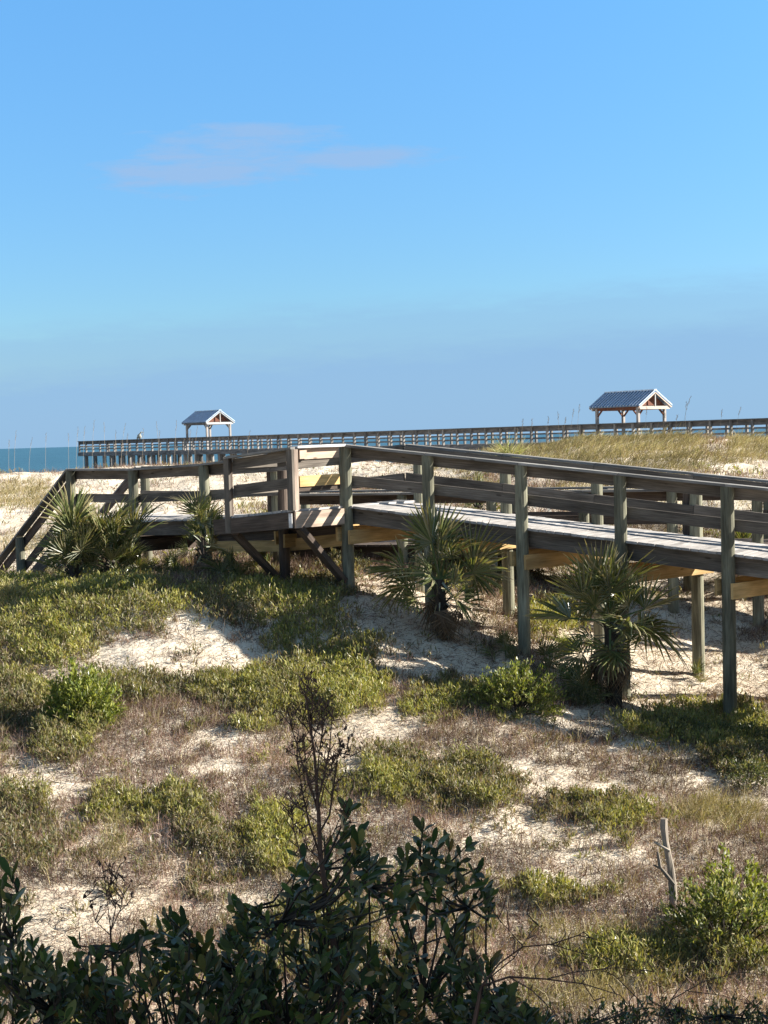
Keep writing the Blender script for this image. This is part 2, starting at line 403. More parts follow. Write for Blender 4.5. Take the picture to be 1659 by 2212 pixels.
def post(parent, xy, ztop, zbot=None, r=0.1, mat=W_POST, name="post", lean=0.0):
    zb = gz(xy.x, xy.y) - 0.3 if zbot is None else zbot
    mb = MB(); n = 7; lx, ly = random.uniform(-.012, .012), random.uniform(-.012, .012)
    pts = []; rr = []
    for k in range(n):
        t = k / (n - 1); z = zb + (ztop - zb) * t
        pts.append((xy.x + lx * (1 - t), xy.y + ly * (1 - t), z)); rr.append(r * (1.06 - 0.06 * t) * random.uniform(0.985, 1.015))
    mb.tube(pts, rr, 14)
    return mb.build(name, mat, parent, smooth=False)

def at(v, z): return Vector((v.x, v.y, z))
def rail_run(parent, pts, zs, side, mat_b=W_RAIL, mat_c=W_CAP, joints=None, cap=True, top=True, mid=True):
    """pts: post centres along a rail; side: unit vector from post towards the boards"""
    for k in range(len(pts) - 1):
        a, b = pts[k], pts[k + 1]; za, zb = zs[k], zs[k + 1]
        d = (b - a).normalized(); e = d * 0.004
        if cap:
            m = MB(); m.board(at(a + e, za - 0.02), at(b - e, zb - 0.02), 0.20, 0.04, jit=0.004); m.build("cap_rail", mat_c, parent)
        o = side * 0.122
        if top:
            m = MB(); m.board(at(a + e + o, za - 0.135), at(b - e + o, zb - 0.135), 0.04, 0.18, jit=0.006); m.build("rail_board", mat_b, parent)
        if mid:
            m = MB(); m.board(at(a + e + o, za - 0.62), at(b - e + o, zb - 0.62), 0.04, 0.18, jit=0.012); m.build("rail_board", mat_b, parent)

def planks(parent, fa, fb, d_along, length, zfun, mat=W_DECK, w=0.139, name="deck"):
    """fa(t), fb(t): near and far edge points for t metres along; one mesh of planks"""
    m = MB(); t = 0.0
    while t < length - 0.02:
        a = fa(t + w / 2); b = fb(t + w / 2); ja, jb = random.uniform(-.02, .02), random.uniform(-.02, .02)
        n = (b - a).normalized(); z = zfun(t + w / 2) - 0.02 + random.uniform(-.0025, .0025)
        slope = (zfun(t + w) - zfun(t)) / w
        dv = (d_along + UP * slope).normalized()
        A = at(a, z) - n * (0.03 + ja); B = at(b, z) + n * (0.03 + jb)
        c = (A + B) / 2
        m.quad_box(c, (B - A) / 2, dv * (w / 2 - 0.0035), UP * 0.02)
        t += w
    return m.build(name, mat, parent)

BL = STEP.length
NB = 6.2     # bays on right leg, runs out of the frame
# right leg posts
nearR = [0, 0.97, 2, 3.02, 4.05, 5.1, 6.1]
for i in nearR:
    post(bw, RN(i), capR(i) - 0.042)
farR = [0.28, 1.325, 2.36, 3.41, 4.45, 5.5]
for i in farR:
    post(bw, RF(i), capR(i) - 0.042)
rail_run(bw, [RN(i) for i in nearR], [capR(i) for i in nearR], NP)
cr0 = (CORN - FR0).length / BL
fr = [cr0, 1.325, 2.36, 3.41, 4.45, 5.5, 6.1]
rail_run(bw, [CORN] + [RF(i) for i in fr[1:]], [capR(i) for i in fr], -NP)
zdR = lambda t: capR(t / BL) - RH
# deck right leg: from the corner diagonal
planks(bw, lambda t: RN(0) + NR * t, lambda t: RF(0) + NR * t, NR, 6.1 * BL, zdR)
# left leg deck (ends against the diagonal through the bend)
zdL = lambda t: capL(t) - RH
planks(bw, lambda t: LN(0) + LD * t, lambda t: LF(0) + LD * t, LD, 8.41, zdL, W_DECK)
# bend wedge between both legs
zc = Zr(-0.11 - RH)
wm = MB()
wed = [P750 + NP * 0.0, RF(0.0), CORN + (NP + LP).normalized() * 0.02, LF(0.0)]
# planks filling the wedge, laid as a fan of boards
for k in range(9):
    t0, t1 = k / 9, (k + 0.93) / 9
    def edge(t):
        A = RF(0) + NP * 0.03; B = CORN; Cc = LF(0) + LP * 0.03
        L1 = (B - A).length; L2 = (Cc - B).length; q = t * (L1 + L2)
        return A + (B - A) * (q / L1) if q < L1 else B + (Cc - B) * ((q - L1) / L2)
    a, b = edge(t0), edge(t1)
    z0 = zc - 0.003
    wm.poly([at(P750, z0), at(a, z0), at(b, z0)], uvs=[(0, k), (1.8, k), (1.8, k + .14)])
    wm.poly([at(P750, z0 - .04), at(b, z0 - .04), at(a, z0 - .04)], uvs=[(0, k), (1.8, k), (1.8, k + .14)])
    wm.poly([at(a, z0), at(a, z0 - .04), at(b, z0 - .04), at(b, z0)], uvs=[(0, k), (0, k + .04), (.2, k + .04), (.2, k)])
wm.build("deck", W_DECK, bw)
# stringers
def stringer(parent, a, b, za, zb, h=0.28, mat=W_RAIL, drop=0.042):
    m = MB(); m.board(at(a, za - drop - h / 2), at(b, zb - drop - h / 2), 0.045, h, jit=0.003); return m.build("stringer", mat, parent)
for line, off in ((RN, NP * 0.125), (RF, -NP * 0.125), (RN, NP * 0.9)):
    ed = [0, 2, 4.05, 6.1]
    for a, b in zip(ed[:-1], ed[1:]):
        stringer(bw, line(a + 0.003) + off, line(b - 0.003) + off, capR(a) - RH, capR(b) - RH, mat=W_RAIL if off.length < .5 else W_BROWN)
for line, off in ((LN, LP * 0.125), (LF, -LP * 0.125), (LN, LP * 0.9)):
    ed = [0.15, 1.65, 3.9, 6.18, 8.41]
    for a, b in zip(ed[:-1], ed[1:]):
        stringer(bw, line(a + 0.003) + off, line(b - 0.003) + off, capL(a) - RH, capL(b) - RH, mat=W_RAIL if off.length < .5 else W_BROWN)
# cross beams: doubled, bolted to the post pairs, new yellow timber
def crossbeam(a, b, z, along, over=0.22, mat=W_NEW, h=0.24, name="cross_beam", dz=0.05):
    n = (b - a).normalized(); A = at(a - n * 0.12, z); B = at(b + n * over, z)
    m = MB(); m.board(A + along * 0.124 - UP * h / 2, B + along * 0.124 - UP * h / 2, 0.045, h); m.build(name, mat, bw)
    m = MB(); m.board(A - along * 0.124 + UP * (dz - h / 2), B - along * 0.124 + UP * (dz - h / 2), 0.045, h); m.build(name, mat, bw)
for i0, i1 in ((0.97, 1.325), (2.0, 2.36), (3.02, 3.41), (4.05, 4.45), (5.1, 5.5)):
    z = min(capR(i0), capR(i1)) - RH - 0.042 - 0.28 - 0.055
    crossbeam(RN(i0), RF(i1), z, NR)
crossbeam(RN(0), RF(0.28), capR(0.28) - RH - 0.38, NR)
for s0, s1, mt in ((1.65, 1.65, W_NEW), (3.9, 3.88, W_NEW), (6.18, 6.15, W_BROWN), (8.35, 8.22, W_BROWN)):
    crossbeam(LN(s0), LF(s1), capL(s0) - RH - 0.40, -LD, mat=mt)
# long yellow ledger below the left leg, as in the photo
m = MB(); m.board(at(LN(1.78) + LP * .16, capL(1.7) - RH - 0.62), at(LN(0.18) + LP * .16, capL(0.1) - RH - 0.60), 0.045, 0.22); m.build("ledger_board", W_NEW, bw)
m = MB(); m.board(at(LN(3.8) + LP * .16, capL(3.8) - RH - 0.56), at(LN(1.86) + LP * .16, capL(1.9) - RH - 0.62), 0.045, 0.20); m.build("ledger_board", W_NEW, bw)
m = MB(); m.board(at(LN(3.8) + LP * .2, capL(3.8) - RH - 0.41), at(LN(0.3) + LP * .2, capL(0.3) - RH - 0.41), 0.045, 0.22); m.build("stringer", W_BROWN, bw)
# left leg posts
for s in (3.9, 6.18, 8.41): post(bw, LN(s), capL(s) - 0.042)
post(bw, LN(1.65), capL(1.65) - 0.3, r=0.095, mat=W_BROWN)
for s in (1.9, 3.88, 6.15, 8.22): post(bw, LF(s), capL(s) - 0.042)
m = MB(); q = LF(3.88) + LD * 0.17; m.board(at(q, capL(3.9) - 0.1), at(q, capL(3.9) - RH - 0.3), 0.14, 0.05, up=LP); m.build("post", W_BROWN, bw)
m = MB(); q = RF(3.41) - NR * 0.17; m.board(at(q, capR(3.41) - 0.1), at(q, capR(3.41) - RH - 0.4), 0.09, 0.05, up=NP); m.build("post", W_BROWN, bw)
sL = [1.65, 3.9, 6.18, 8.41]
rail_run(bw, [LN(s) for s in sL], [capL(s) for s in sL], LP)
fL = [0, 1.9, 3.88, 6.15, 8.22]
ptsF = [CORN] + [LF(s) for s in fL[1:]]
rail_run(bw, ptsF, [capR(cr0)] + [capL(s) for s in fL[1:]], -LP)
# bump-out: platform 1.25 m deep in front of the left leg between s = 0 and 1.65
OUT = -LP
B0, B1 = LN(0.0) + OUT * 1.25, LN(1.65) + OUT * 1.25          # right front corner, left front corner
zb0, zb1 = capL(0) - 0.02, capL(1.65) - 0.025
def bumpdeck(t): return capL(t) - RH - 0.004
planks(bw, lambda t: LN(t) + OUT * 1.25, lambda t: LN(t) + OUT * 0.02, LD, 1.65, bumpdeck)
W_MIX = wood("faded_brown_wood", (0.17, 0.13, 0.10), (0.27, 0.21, 0.17), (0.36, 0.29, 0.24))
def sqpost(xy, zt, zb, along, w=0.14, t=0.045, mat=W_BROWN):
    m = MB(); m.board(at(xy, zt), at(xy, zb), w, t, up=along); return m.build("post", mat, bw)
# corner posts of the bump-out are pairs of flat boards
sqpost(B0 + OUT * 0.04, capL(0) - 0.05, capL(0) - RH - 0.02, OUT, mat=W_RAIL)
sqpost(B0 + LD * -0.05 - OUT * 0.03, capL(0) - 0.05, capL(0) - RH - 0.02, LD, 0.09, mat=W_MIX)
sqpost(B1 + OUT * 0.04, capL(1.65) - 0.05, capL(1.65) - RH - 0.30, OUT, mat=W_RAIL)
sqpost(B1 + LP * 0.01, capL(1.65) - 0.05, capL(1.65) - RH - 0.02, OUT, 0.12, mat=W_BROWN)
def flatrail(a, b, za, zb, mats, caps, offs, hh=0.18):
    d = (b - a).normalized(); e = d * 0.05
    m = MB(); m.board(at(a - d * .06, za - 0.02), at(b + d * .02, zb - 0.02), 0.19, 0.04); m.build("cap_rail", caps, bw)
    m = MB(); m.board(at(a + e + offs, za - 0.14), at(b - e + offs, zb - 0.14), 0.04, hh); m.build("rail_board", mats[0], bw)
    m = MB(); m.board(at(a + e + offs, za - 0.60), at(b - e + offs, zb - 0.60), 0.04, hh); m.build("rail_board", mats[1], bw)
flatrail(B0 + OUT * -.02, B1 + OUT * -.02, capL(0) - .012, capL(1.65) - .012, (W_RAIL, W_RAIL), W_CAP, LP * 0.06)
flatrail(B0 + LP * .12, P750 - LP * 0.1, capL(0) + .004, capL(0) + .012, (W_PALE, W_NEW), W_REPL, LD * 0.02)
# second board below on the return, and the left return
m = MB(); m.board(at(B0 + LP * .15 + LD * .05, capL(0) - 0.30), at(P750 - LP * 0.12 + LD * .05, capL(0) - 0.28), 0.04, 0.14); m.build("rail_board", W_RAIL, bw)
m = MB(); m.board(at(B0 + LP * .15 + LD * .05, capL(0) - 0.73), at(P750 - LP * 0.12 + LD * .05, capL(0) - 0.72), 0.04, 0.07); m.build("rail_board", W_BROWN, bw)
m = MB(); m.board(at(B0 + LP * .14 - LD * .028, capL(0) - 0.14), at(B0 + LP * .30 - LD * .028, capL(0) - 0.14), 0.04, 0.15); m.build("rail_block", W_PALE, bw)
flatrail(B1 + LP * .12, LN(1.65) - LP * 0.1, capL(1.65) + .004, capL(1.65) + .004, (W_RAIL, W_RAIL), W_CAP, -LD * 0.02)
# fascia round the bump-out
m = MB(); m.board(at(B0 + OUT * .035 + LD * -.02, capL(0) - RH - 0.045 - .14), at(B1 + OUT * .035 + LD * .4, capL(2.05) - RH - 0.045 - .14), 0.045, 0.27); m.build("fascia", W_BROWN, bw)
m = MB(); m.board(at(B0 - LD * .035 + LP * .0, capL(0) - RH - .045 - .14), at(P750 - LD * .035 - LP * .12, capL(0) - RH - .045 - .14), 0.045, 0.27); m.build("fascia", W_PALE, bw)
m = MB(); m.board(at(B0 + OUT * .062 - LD * .03, capL(0) - RH - 0.19), at(B0 + OUT * .062 + LD * .05, capL(0) - RH - 0.19), 0.01, 0.24); m.build("end_plate", W_REPL, bw)
for t, mt in ((0.55, W_BROWN), (1.1, W_BROWN)):
    m = MB(); m.board(at(LN(t) + OUT * 1.2, capL(t) - RH - .16), at(LN(t) - OUT * .1, capL(t) - RH - .16), 0.045, 0.22); m.build("joist", mt, bw)
# braces
def brace(a, b, mat=W_BROWN):
    m = MB(); m.board(a, b, 0.09, 0.16, up=LD); m.build("brace", mat, bw)
brace(at(B0 + LP * .12 - LD * .02, capL(0) - RH - .33), at(P750 - LP * .13, capL(0) - RH - 1.30), W_BROWN)
brace(at(B1 + LP * .12 + LD * .02, capL(1.65) - RH - .33), at(LN(1.65) - LP * .08, gz(LN(1.65).x, LN(1.65).y) + 0.05), W_BROWN)
# stairs
S0, S1 = 8.41, 11.7
for line, sd in ((LN, LP), (LF, -LP)):
    a, b = line(S0), line(S1); za, zb_ = capL(S0) - .01, capL(S1)
    m = MB(); m.board(at(a, za), at(b, zb_), 0.20, 0.04); m.build("cap_rail", W_CAP, bw)
    o = sd * 0.12
    m = MB(); m.board(at(a + o, za - 0.16), at(b + o, zb_ - 0.16), 0.04, 0.18); m.build("rail_board", W_BROWN, bw)
    m = MB(); m.board(at(a + o * 1.0, za - 0.70), at(b + o, zb_ - 0.70), 0.04, 0.18); m.build("rail_board", W_BROWN, bw)
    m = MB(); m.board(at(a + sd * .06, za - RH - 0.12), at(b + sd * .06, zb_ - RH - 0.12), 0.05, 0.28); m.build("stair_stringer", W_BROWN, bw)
    post(bw, line(10.5), capL(10.5) - 0.05)
for k in range(11):
    s = S0 + 0.14 + k * 0.28; z = capL(s) - RH - 0.06
    m = MB(); m.board(at(LN(s) + LP * .12, z), at(LF(s) - LP * .12, z), 0.27, 0.04); m.build("step", W_DECK, bw)

# ------------------------------------------------------------------ lower walkway behind
w2a, w2b = Vector((-2.3, 30.7, 0)), Vector((9.5, 26.0, 0)); D2 = (w2b - w2a).normalized(); N2 = Vector((-D2.y, D2.x, 0))
w2 = empty("boardwalk", (w2a.x, w2a.y, gz(w2a.x, w2a.y)))
tag(w2, "lower brown wooden walkway partly hidden behind the raised boardwalk", "boardwalk")
L2 = (w2b - w2a).length; zc2 = Zr(-1.12)
def on2(px):
    u = (px - 829.5) / F; # intersect
    best = min(np.linspace(0, L2, 400), key=lambda t: abs(proj(np.array([(w2a + D2 * t).x]), np.array([(w2a + D2 * t).y]), np.array([zc2 - .3]))[0][0] - px))
    return w2a + D2 * float(best)
pp2 = [w2a] + [on2(x) for x in (869, 1060, 1260, 1453, 1637)] + [w2b]
for q in pp2: post(w2, q, zc2 - 0.045, r=0.1)
for q in pp2: post(w2, q + N2 * 1.6, zc2 - 0.045, r=0.1)
for q, sd in ((pp2, N2), ([p + N2 * 1.6 for p in pp2], -N2)):
    for a, b in zip(q[:-1], q[1:]):
        e = (b - a).normalized() * .004
        for nm, dz, w, h, o, mt in (("cap_rail", -.02, .19, .04, 0, W_CAP), ("rail_board", -.14, .04, .18, .12, W_BROWN), ("rail_board", -.58, .04, .18, .12, W_BROWN), ("stringer", -1.19, .045, .24, .12, W_BROWN)):
            m = MB(); m.board(at(a + e + sd * o, zc2 + dz), at(b - e + sd * o, zc2 + dz), w, h); m.build(nm, mt, w2)
planks(w2, lambda t: w2a + D2 * t, lambda t: w2a + D2 * t + N2 * 1.6, D2, L2, lambda t: zc2 - 1.05, W_BROWN)

# ------------------------------------------------------------------ pier
PA, PB = P(170, 953, 145), P(1659, 903, 80)
PD = Vector((PB.x - PA.x, PB.y - PA.y, 0)).normalized(); PN = Vector((-PD.y, PD.x, 0)) * (1 if -PD.y * 0 + PD.x > 0 else -1)
ZP = (PA.z + PB.z) / 2
PB = at(PA, 0) + PD * 112; PA = at(PA, 0)
LPIER = 112.0; PW = 3.2
pier = empty("pier", (PA.x, PA.y, EYE - 7)); tag(pier, "long dark wooden pier with open railings running along the skyline to the sea", "pier")
for side, sd in ((0, 1), (PW, -1)):
    o = PN * side
    for k in range(8):
        a, b = PA + PD * (LPIER * k / 8 + .01) + o, PA + PD * (LPIER * (k + 1) / 8 - .01) + o
        m = MB(); m.board(at(a, ZP - .02), at(b, ZP - .02), .30, .05); m.build("cap_rail", W_PIER, pier)
        m = MB(); m.board(at(a + PN * sd * .09, ZP - .20), at(b + PN * sd * .09, ZP - .20), .05, .30); m.build("rail_board", W_PIER, pier)
        for dz in (.52, .80):
            m = MB(); m.board(at(a + PN * sd * .09, ZP - dz), at(b + PN * sd * .09, ZP - dz), .05, .10); m.build("rail_board", W_PIER, pier)
        m = MB(); m.board(at(a - PN * sd * .1, ZP - 1.30), at(b - PN * sd * .1, ZP - 1.30), .08, .36); m.build("stringer", W_PIER, pier)
nf = 60 if True else 0
for k in range(nf):
    q = PA + PD * (0.1 + k * 1.45); m = MB(); m.board(at(q, ZP - .05), at(q, ZP - 1.3), .14, .14, up=PD); m.build("rail_post", W_PIERL if k % 4 else W_PIER, pier)
m = MB()
for k in range(nf):
    q = PA + PN * PW + PD * (0.1 + k * 1.45); m.board(at(q, ZP - .05), at(q, ZP - 1.3), .14, .14, up=PD)
o = m.build("far_rail_posts", W_PIERL, pier); o.name = "rail_post_row"; tag(o, kind='stuff')
m = MB(); m.board(at(PA + PN * PW / 2, ZP - 1.12), at(PB + PN * PW / 2, ZP - 1.12), PW - .1, .06); m.build("deck", W_PIER, pier)
m = MB(); m.board(at(PA + PN * .1, ZP - .02), at(PA + PN * (PW - .1), ZP - .02), .3, .05); m.board(at(PA + PN * .1, ZP - .55), at(PA + PN * (PW - .1), ZP - .55), .05, .12); m.build("end_rail", W_PIER, pier)
for k in range(46):
    for side in (0.25, PW - .25):
        q = PA + PD * (1.0 + k * 1.9) + PN * side
        if k > 24 and side > 1: continue
        m = MB(); m.tube([at(q, EYE - 11), at(q, ZP - 1.45)], 0.19, 10); m.build("pile", W_PIER if k % 2 else W_PIERL, pier)

# ------------------------------------------------------------------ pavilions on the pier
def pavilion(px, py_peak, py_eave, label, light):
    # placed where its ridge line is seen over the pier rail; L along the pier, W across
    u = None
    best = None
    for t in np.linspace(0, 100, 2000):
        q = PA + PD * float(t) + PN * 1.6
        x, y = proj(np.array([q.x]), np.array([q.y]), np.array([ZP]))
        if best is None or abs(x[0] - px) < best[0]: best = (abs(x[0] - px), q)
    c = best[1]; d = c.y
    zr = P(px, py_peak, d).z; ze = P(px, py_eave, d).z
    Lh, Wh = 2.05, 1.46      # half sizes of roof
    rt = empty("shelter", (c.x, c.y, ZP - 1.09)); tag(rt, label, "shelter", "roofed shelters on the pier")
    def q(a, b, z): return at(c + PD * a + PN * b, z)
    m = MB()
    t = .06
    for s in (-1, 1):
        A, B, Cc, Dd = q(-Lh, 0, zr), q(Lh, 0, zr), q(Lh, s * Wh, ze), q(-Lh, s * Wh, ze)
        n = (B - A).cross(Cc - B).normalized(); n = n if n.z > 0 else -n
        m.poly([A, B, Cc, Dd]); m.poly([x - n * t for x in (A, Dd, Cc, B)])
        for e0, e1 in ((A, B), (B, Cc), (Cc, Dd), (Dd, A)): m.poly([e0, e1, e1 - n * t, e0 - n * t])
    roof = m.build("roof", M_ROOF, rt)
    m = MB()
    for s in (-1, 1):
        for k in range(17):
            a = -Lh + .04 + k * (2 * Lh - .08) / 16
            m.board(q(a, s * .02, zr + .03), q(a, s * Wh, ze + .03), .07, .05)
    m.board(q(-Lh, 0, zr + .05), q(Lh, 0, zr + .05), .22, .05)
    m.build("roof_seam", M_ROOFRIB, roof)
    # gable ends: rake boards, tie beam, king post, dark infill
    for s in (-1, 1):
        x = s * (Lh - .12)
        m = MB()
        for b in (-1, 1): m.board(q(x + s * .08, b * .03, zr - .10), q(x + s * .08, b * (Wh - .02), ze - .09), .05, .13)
        m.build("rake_board", M_WHITE if light else M_CREAM, rt)
        m = MB(); m.board(q(x, -Wh + .15, ze - .13), q(x, Wh - .15, ze - .13), .1, .18); m.build("tie_beam", M_WHITE if light else M_CREAM, rt)
        m = MB(); m.board(q(x + s * .06, 0, ze - .03), q(x + s * .06, 0, zr - .25), .06, .06, up=PN); m.build("king_post", M_WHITE, rt)
        m = MB(); xx = x - s * .25
        tri = [q(xx, -Wh + .3, ze), q(xx, Wh - .3, ze), q(xx, 0, zr - .15)]
        m.poly(tri); m.poly([v + PD * .04 for v in reversed(tri)]); m.build("gable_infill", M_REDB, rt)
    for s in (-1, 1):
        m = MB(); m.board(q(-Lh + .3, s * (Wh - .3), ze - .12), q(Lh - .3, s * (Wh - .3), ze - .12), .1, .22); m.build("eave_beam", M_REDB if not light else W_PIER, rt)
    for a in (-1, 1):
        for b in (-1, 1):
            x, y = a * (Lh - .38), b * (Wh - .30)
            m = MB(); m.board(q(x, y, ZP - 1.09), q(x, y, ze - .1), .16, .16, up=PD); m.build("post", M_GREYP, rt)
            m = MB(); m.board(q(x, y, ze - .62), q(x - a * .42, y, ze - .2), .08, .08, up=PN)
            m.board(q(x, y, ze - .62), q(x, y - b * .42, ze - .2), .08, .08, up=PD); m.build("brace", M_REDB if not light else W_PIER, rt)
pavilion(1362, 846, 878, "larger looking blue roofed open shelter with brown braces on the right part of the pier", False)
pavilion(451, 888, 912, "smaller looking blue roofed shelter with white gable on the left part of the pier", True)

# bird perched on the pier rail
bp_ = P(303, 951, 136.5)
best = min(np.linspace(0, 60, 600), key=lambda t: abs(proj(np.array([(PA + PD * t).x]), np.array([(PA + PD * t).y]), np.array([ZP]))[0][0] - 302))
bq = at(PA + PD * float(best), ZP)
m = MB()
prof = [(0.0, 0.0, 0.03), (0.02, .08, .13), (0.0, .2, .20), (-.02, .34, .19), (.04, .46, .10), (.10, .55, .06), (.15, .62, .075), (.20, .64, .05)]
m.tube([bq + Vector((a * 1.0, 0, h)) for a, h, r in prof], [r for a, h, r in prof], 10)
m.tube([bq + Vector((-.05, 0, .3)), bq + Vector((-.2, 0, .1)), bq + Vector((-.26, 0, -.02))], [.12, .09, .02], 8)
bird = m.build("bird", M_BIRD, None, smooth=True, origin=tuple(bq)); tag(bird, "grey bird perched on the top rail of the far pier", "bird")
m = MB(); m.tube([bq + Vector((.22, 0, .64)), bq + Vector((.34, 0, .60)), bq + Vector((.44, 0, .55))], [.03, .02, .006], 6)
m.build("beak", M_BEAK, bird)
m = MB()
for s in (-.05, .05): m.tube([bq + Vector((0, s, .1)), bq + Vector((0, s, -.0))], [.012, .012], 5)
m.build("leg", M_BEAK, bird)

# ------------------------------------------------------------------ foliage builders (numpy)
def unit(v): return v / np.maximum(np.linalg.norm(v, axis=-1, keepdims=True), 1e-9)
def leaves(base, dirn, length, width, colr, fold=0.12, roll=None, wpos=0.5):
    """kite leaves: 4 verts each"""
    n = len(base); d = unit(dirn)
    ref = unit(RNG.normal(size=(n, 3)) * 0.6 + np.array([0, 0, 1.0]))
    side = unit(np.cross(d, ref)); up = np.cross(side, d)
    L = length[:, None]; W = width[:, None]
    mid = base + d * L * wpos
    v = np.stack([base, mid + side * W / 2 + up * L * fold, base + d * L - up * L * fold * .5, mid - side * W / 2 + up * L * fold], 1).reshape(-1, 3)
    q = np.arange(n * 4).reshape(n, 4)
    c = np.repeat(colr, 4, axis=0)
    return v, q, c
def blades(base, dirn, length, width, bend, colr, tipc=None):
    """two-segment blade, 6 verts / 2 quads"""
    n = len(base); d = unit(dirn); side = unit(np.cross(d, RNG.normal(size=(n, 3))))
    L = length[:, None]; W = width[:, None]
    m = base + d * L * .5; hd = unit(d * np.array([1, 1, 0.0]) + 1e-4)
    t = m + unit(d + (hd * 1.0 - np.array([0, 0, .6])) * bend[:, None]) * L * .5
    v = np.stack([base - side * W / 2, base + side * W / 2, m + side * W * .4, m - side * W * .4, t + side * W * .08, t - side * W * .08], 1).reshape(-1, 3)
    b = (np.arange(n) * 6)[:, None]
    q = np.concatenate([b + np.array([[0, 1, 2, 3]]), b + np.array([[3, 2, 4, 5]])], 1).reshape(-1, 4)
    c = np.repeat(colr, 6, axis=0)
    if tipc is not None:
        c = c.reshape(n, 6, 3); c[:, 4:] = tipc[:, None]; c = c.reshape(-1, 3)
    return v, q, c
def cat(parts):
    V = []; Q = []; Cc = []; o = 0
    for v, q, c in parts: V.append(v); Q.append(q + o); Cc.append(c); o += len(v)
    return np.concatenate(V), np.concatenate(Q), np.concatenate(Cc)
def rdir(n, lo, hi):
    az = RNG.uniform(0, 2 * np.pi, n); el = np.radians(RNG.uniform(lo, hi, n))
    return np.stack([np.cos(az) * np.cos(el), np.sin(az) * np.cos(el), np.sin(el)], -1)
def pick(cols, n, jit=0.18):
    c = np.array(cols)[RNG.integers(0, len(cols), n)]
    return np.clip(c * RNG.uniform(1 - jit, 1 + jit, (n, 1)), 0, 1)

# ------------------------------------------------------------------ ground cover map (areas in measuring-grid pixels, evaluated on the ground)
G_ = [(210, 1320, 200, 55, 1.0), (120, 1395, 95, 50, 1.0), (600, 1320, 170, 50, .68), (690, 1290, 90, 35, .62), (700, 1420, 150, 65, .8), (620, 1490, 130, 55, 1.0), (730, 1500, 100, 60, 1.0),
      (30, 1520, 70, 60, 1.0), (130, 1600, 70, 60, .9), (280, 1490, 80, 35, .7), (480, 1495, 70, 40, .8), (950, 1515, 75, 50, .75), (850, 1660, 75, 40, .9), (1020, 1705, 120, 50, .9), (900, 1700, 100, 40, .7),
      (380, 1750, 90, 32, .75), (230, 1745, 80, 30, .65), (30, 1750, 60, 80, .7), (100, 1790, 80, 30, .5), (600, 1820, 70, 80, .8), (450, 1830, 60, 30, .5), (1290, 1760, 110, 40, .7), (1180, 1940, 60, 40, .8),
      (1500, 1580, 190, 50, .9), (1600, 1640, 60, 50, .8), (1400, 2100, 200, 60, .5), (1560, 2080, 120, 40, .7), (20, 1390, 60, 60, .8), (740, 1210, 50, 30, .8), (1190, 1345, 50, 35, .8), (60, 1290, 60, 30, .8),
      (700, 1700, 60, 40, .4), (60, 1860, 60, 40, .5), (1230, 1760, 60, 40, .6), (1000, 1240, 120, 40, .5), (530, 1090, 40, 25, .6), (1030, 1400, 40, 25, .4), (560, 1560, 60, 40, .6), (420, 1290, 90, 30, .4), (700, 2050, 150, 80, .5)]
S_ = [(420, 1425, 190, 34, 1.3), (440, 1365, 60, 40, 1.1), (330, 1440, 110, 30, 1.1), (880, 1310, 130, 65, 1.6), (930, 1410, 110, 45, 1.5), (1050, 1440, 60, 30, 1.2), (830, 1590, 110, 50, 1.2), (760, 1640, 60, 38, 1.1),
      (1450, 1400, 140, 120, 1.25), (1480, 1320, 140, 80, 1.2), (1600, 1450, 90, 60, 1.2), (1330, 1555, 120, 25, 1.3), (1200, 1555, 120, 25, 1.1), (1440, 1620, 130, 22, 1.3), (1580, 1690, 110, 22, 1.3), (60, 1680, 70, 35, 1.3),
      (130, 1705, 80, 22, 1.3), (470, 1662, 80, 16, 1.2), (480, 1600, 70, 25, 1.1), (100, 1990, 140, 65, 1.3), (60, 2060, 90, 60, 1.2), (1090, 1790, 100, 42, 1.3), (1200, 1812, 110, 22, 1.2), (1290, 1852, 110, 16, 1.2), (1230, 1900, 90, 16, 1.0),
      (1150, 1665, 130, 20, 1.1), (1270, 1700, 120, 20, 1.1), (360, 1240, 60, 20, .6), (300, 1060, 160, 50, 1.7), (560, 1050, 130, 40, 1.4), (60, 1025, 130, 14, 1.6), (180, 1050, 80, 40, 1.4), (700, 1010, 100, 26, 1.3), (60, 1120, 100, 22, 1.2),
      (900, 1020, 80, 20, .9), (1600, 1003, 70, 18, 1.4), (1250, 1400, 60, 40, .9), (340, 1100, 150, 25, 1.2), (1620, 1740, 60, 12, 1), (850, 1020, 160, 25, .9), (300, 1960, 60, 25, .7), (560, 1960, 60, 30, .6), (880, 1960, 80, 30, .6)]
Y_ = [(1400, 972, 330, 42, 2.0), (1250, 985, 150, 26, 1.5), (1550, 970, 200, 26, 1.6), (60, 1075, 90, 34, 1.2), (950, 1010, 100, 14, .9), (540, 1095, 30, 22, .8), (1350, 2060, 220, 60, .55), (1560, 1765, 90, 35, .7), (60, 1180, 100, 35, .7), (20, 1340, 40, 25, .8),
      (1450, 1080, 250, 40, .8), (1000, 1070, 120, 25, .6), (300, 1820, 80, 60, .4), (1640, 1170, 60, 30, .7), (100, 2130, 120, 60, .5), (1250, 2150, 150, 50, .5)]
B_ = [(300, 1670, 150, 45, .5), (1000, 1612, 120, 36, .7), (1270, 1640, 130, 60, .4), (300, 1600, 120, 50, .3), (560, 1640, 90, 40, .5), (1050, 1850, 150, 60, .3), (1500, 1880, 150, 80, .3), (650, 1210, 90, 40, .6), (560, 1740, 80, 40, .5), (1545, 968, 34, 22, 2.2), (1500, 985, 40, 10, 1.5)]
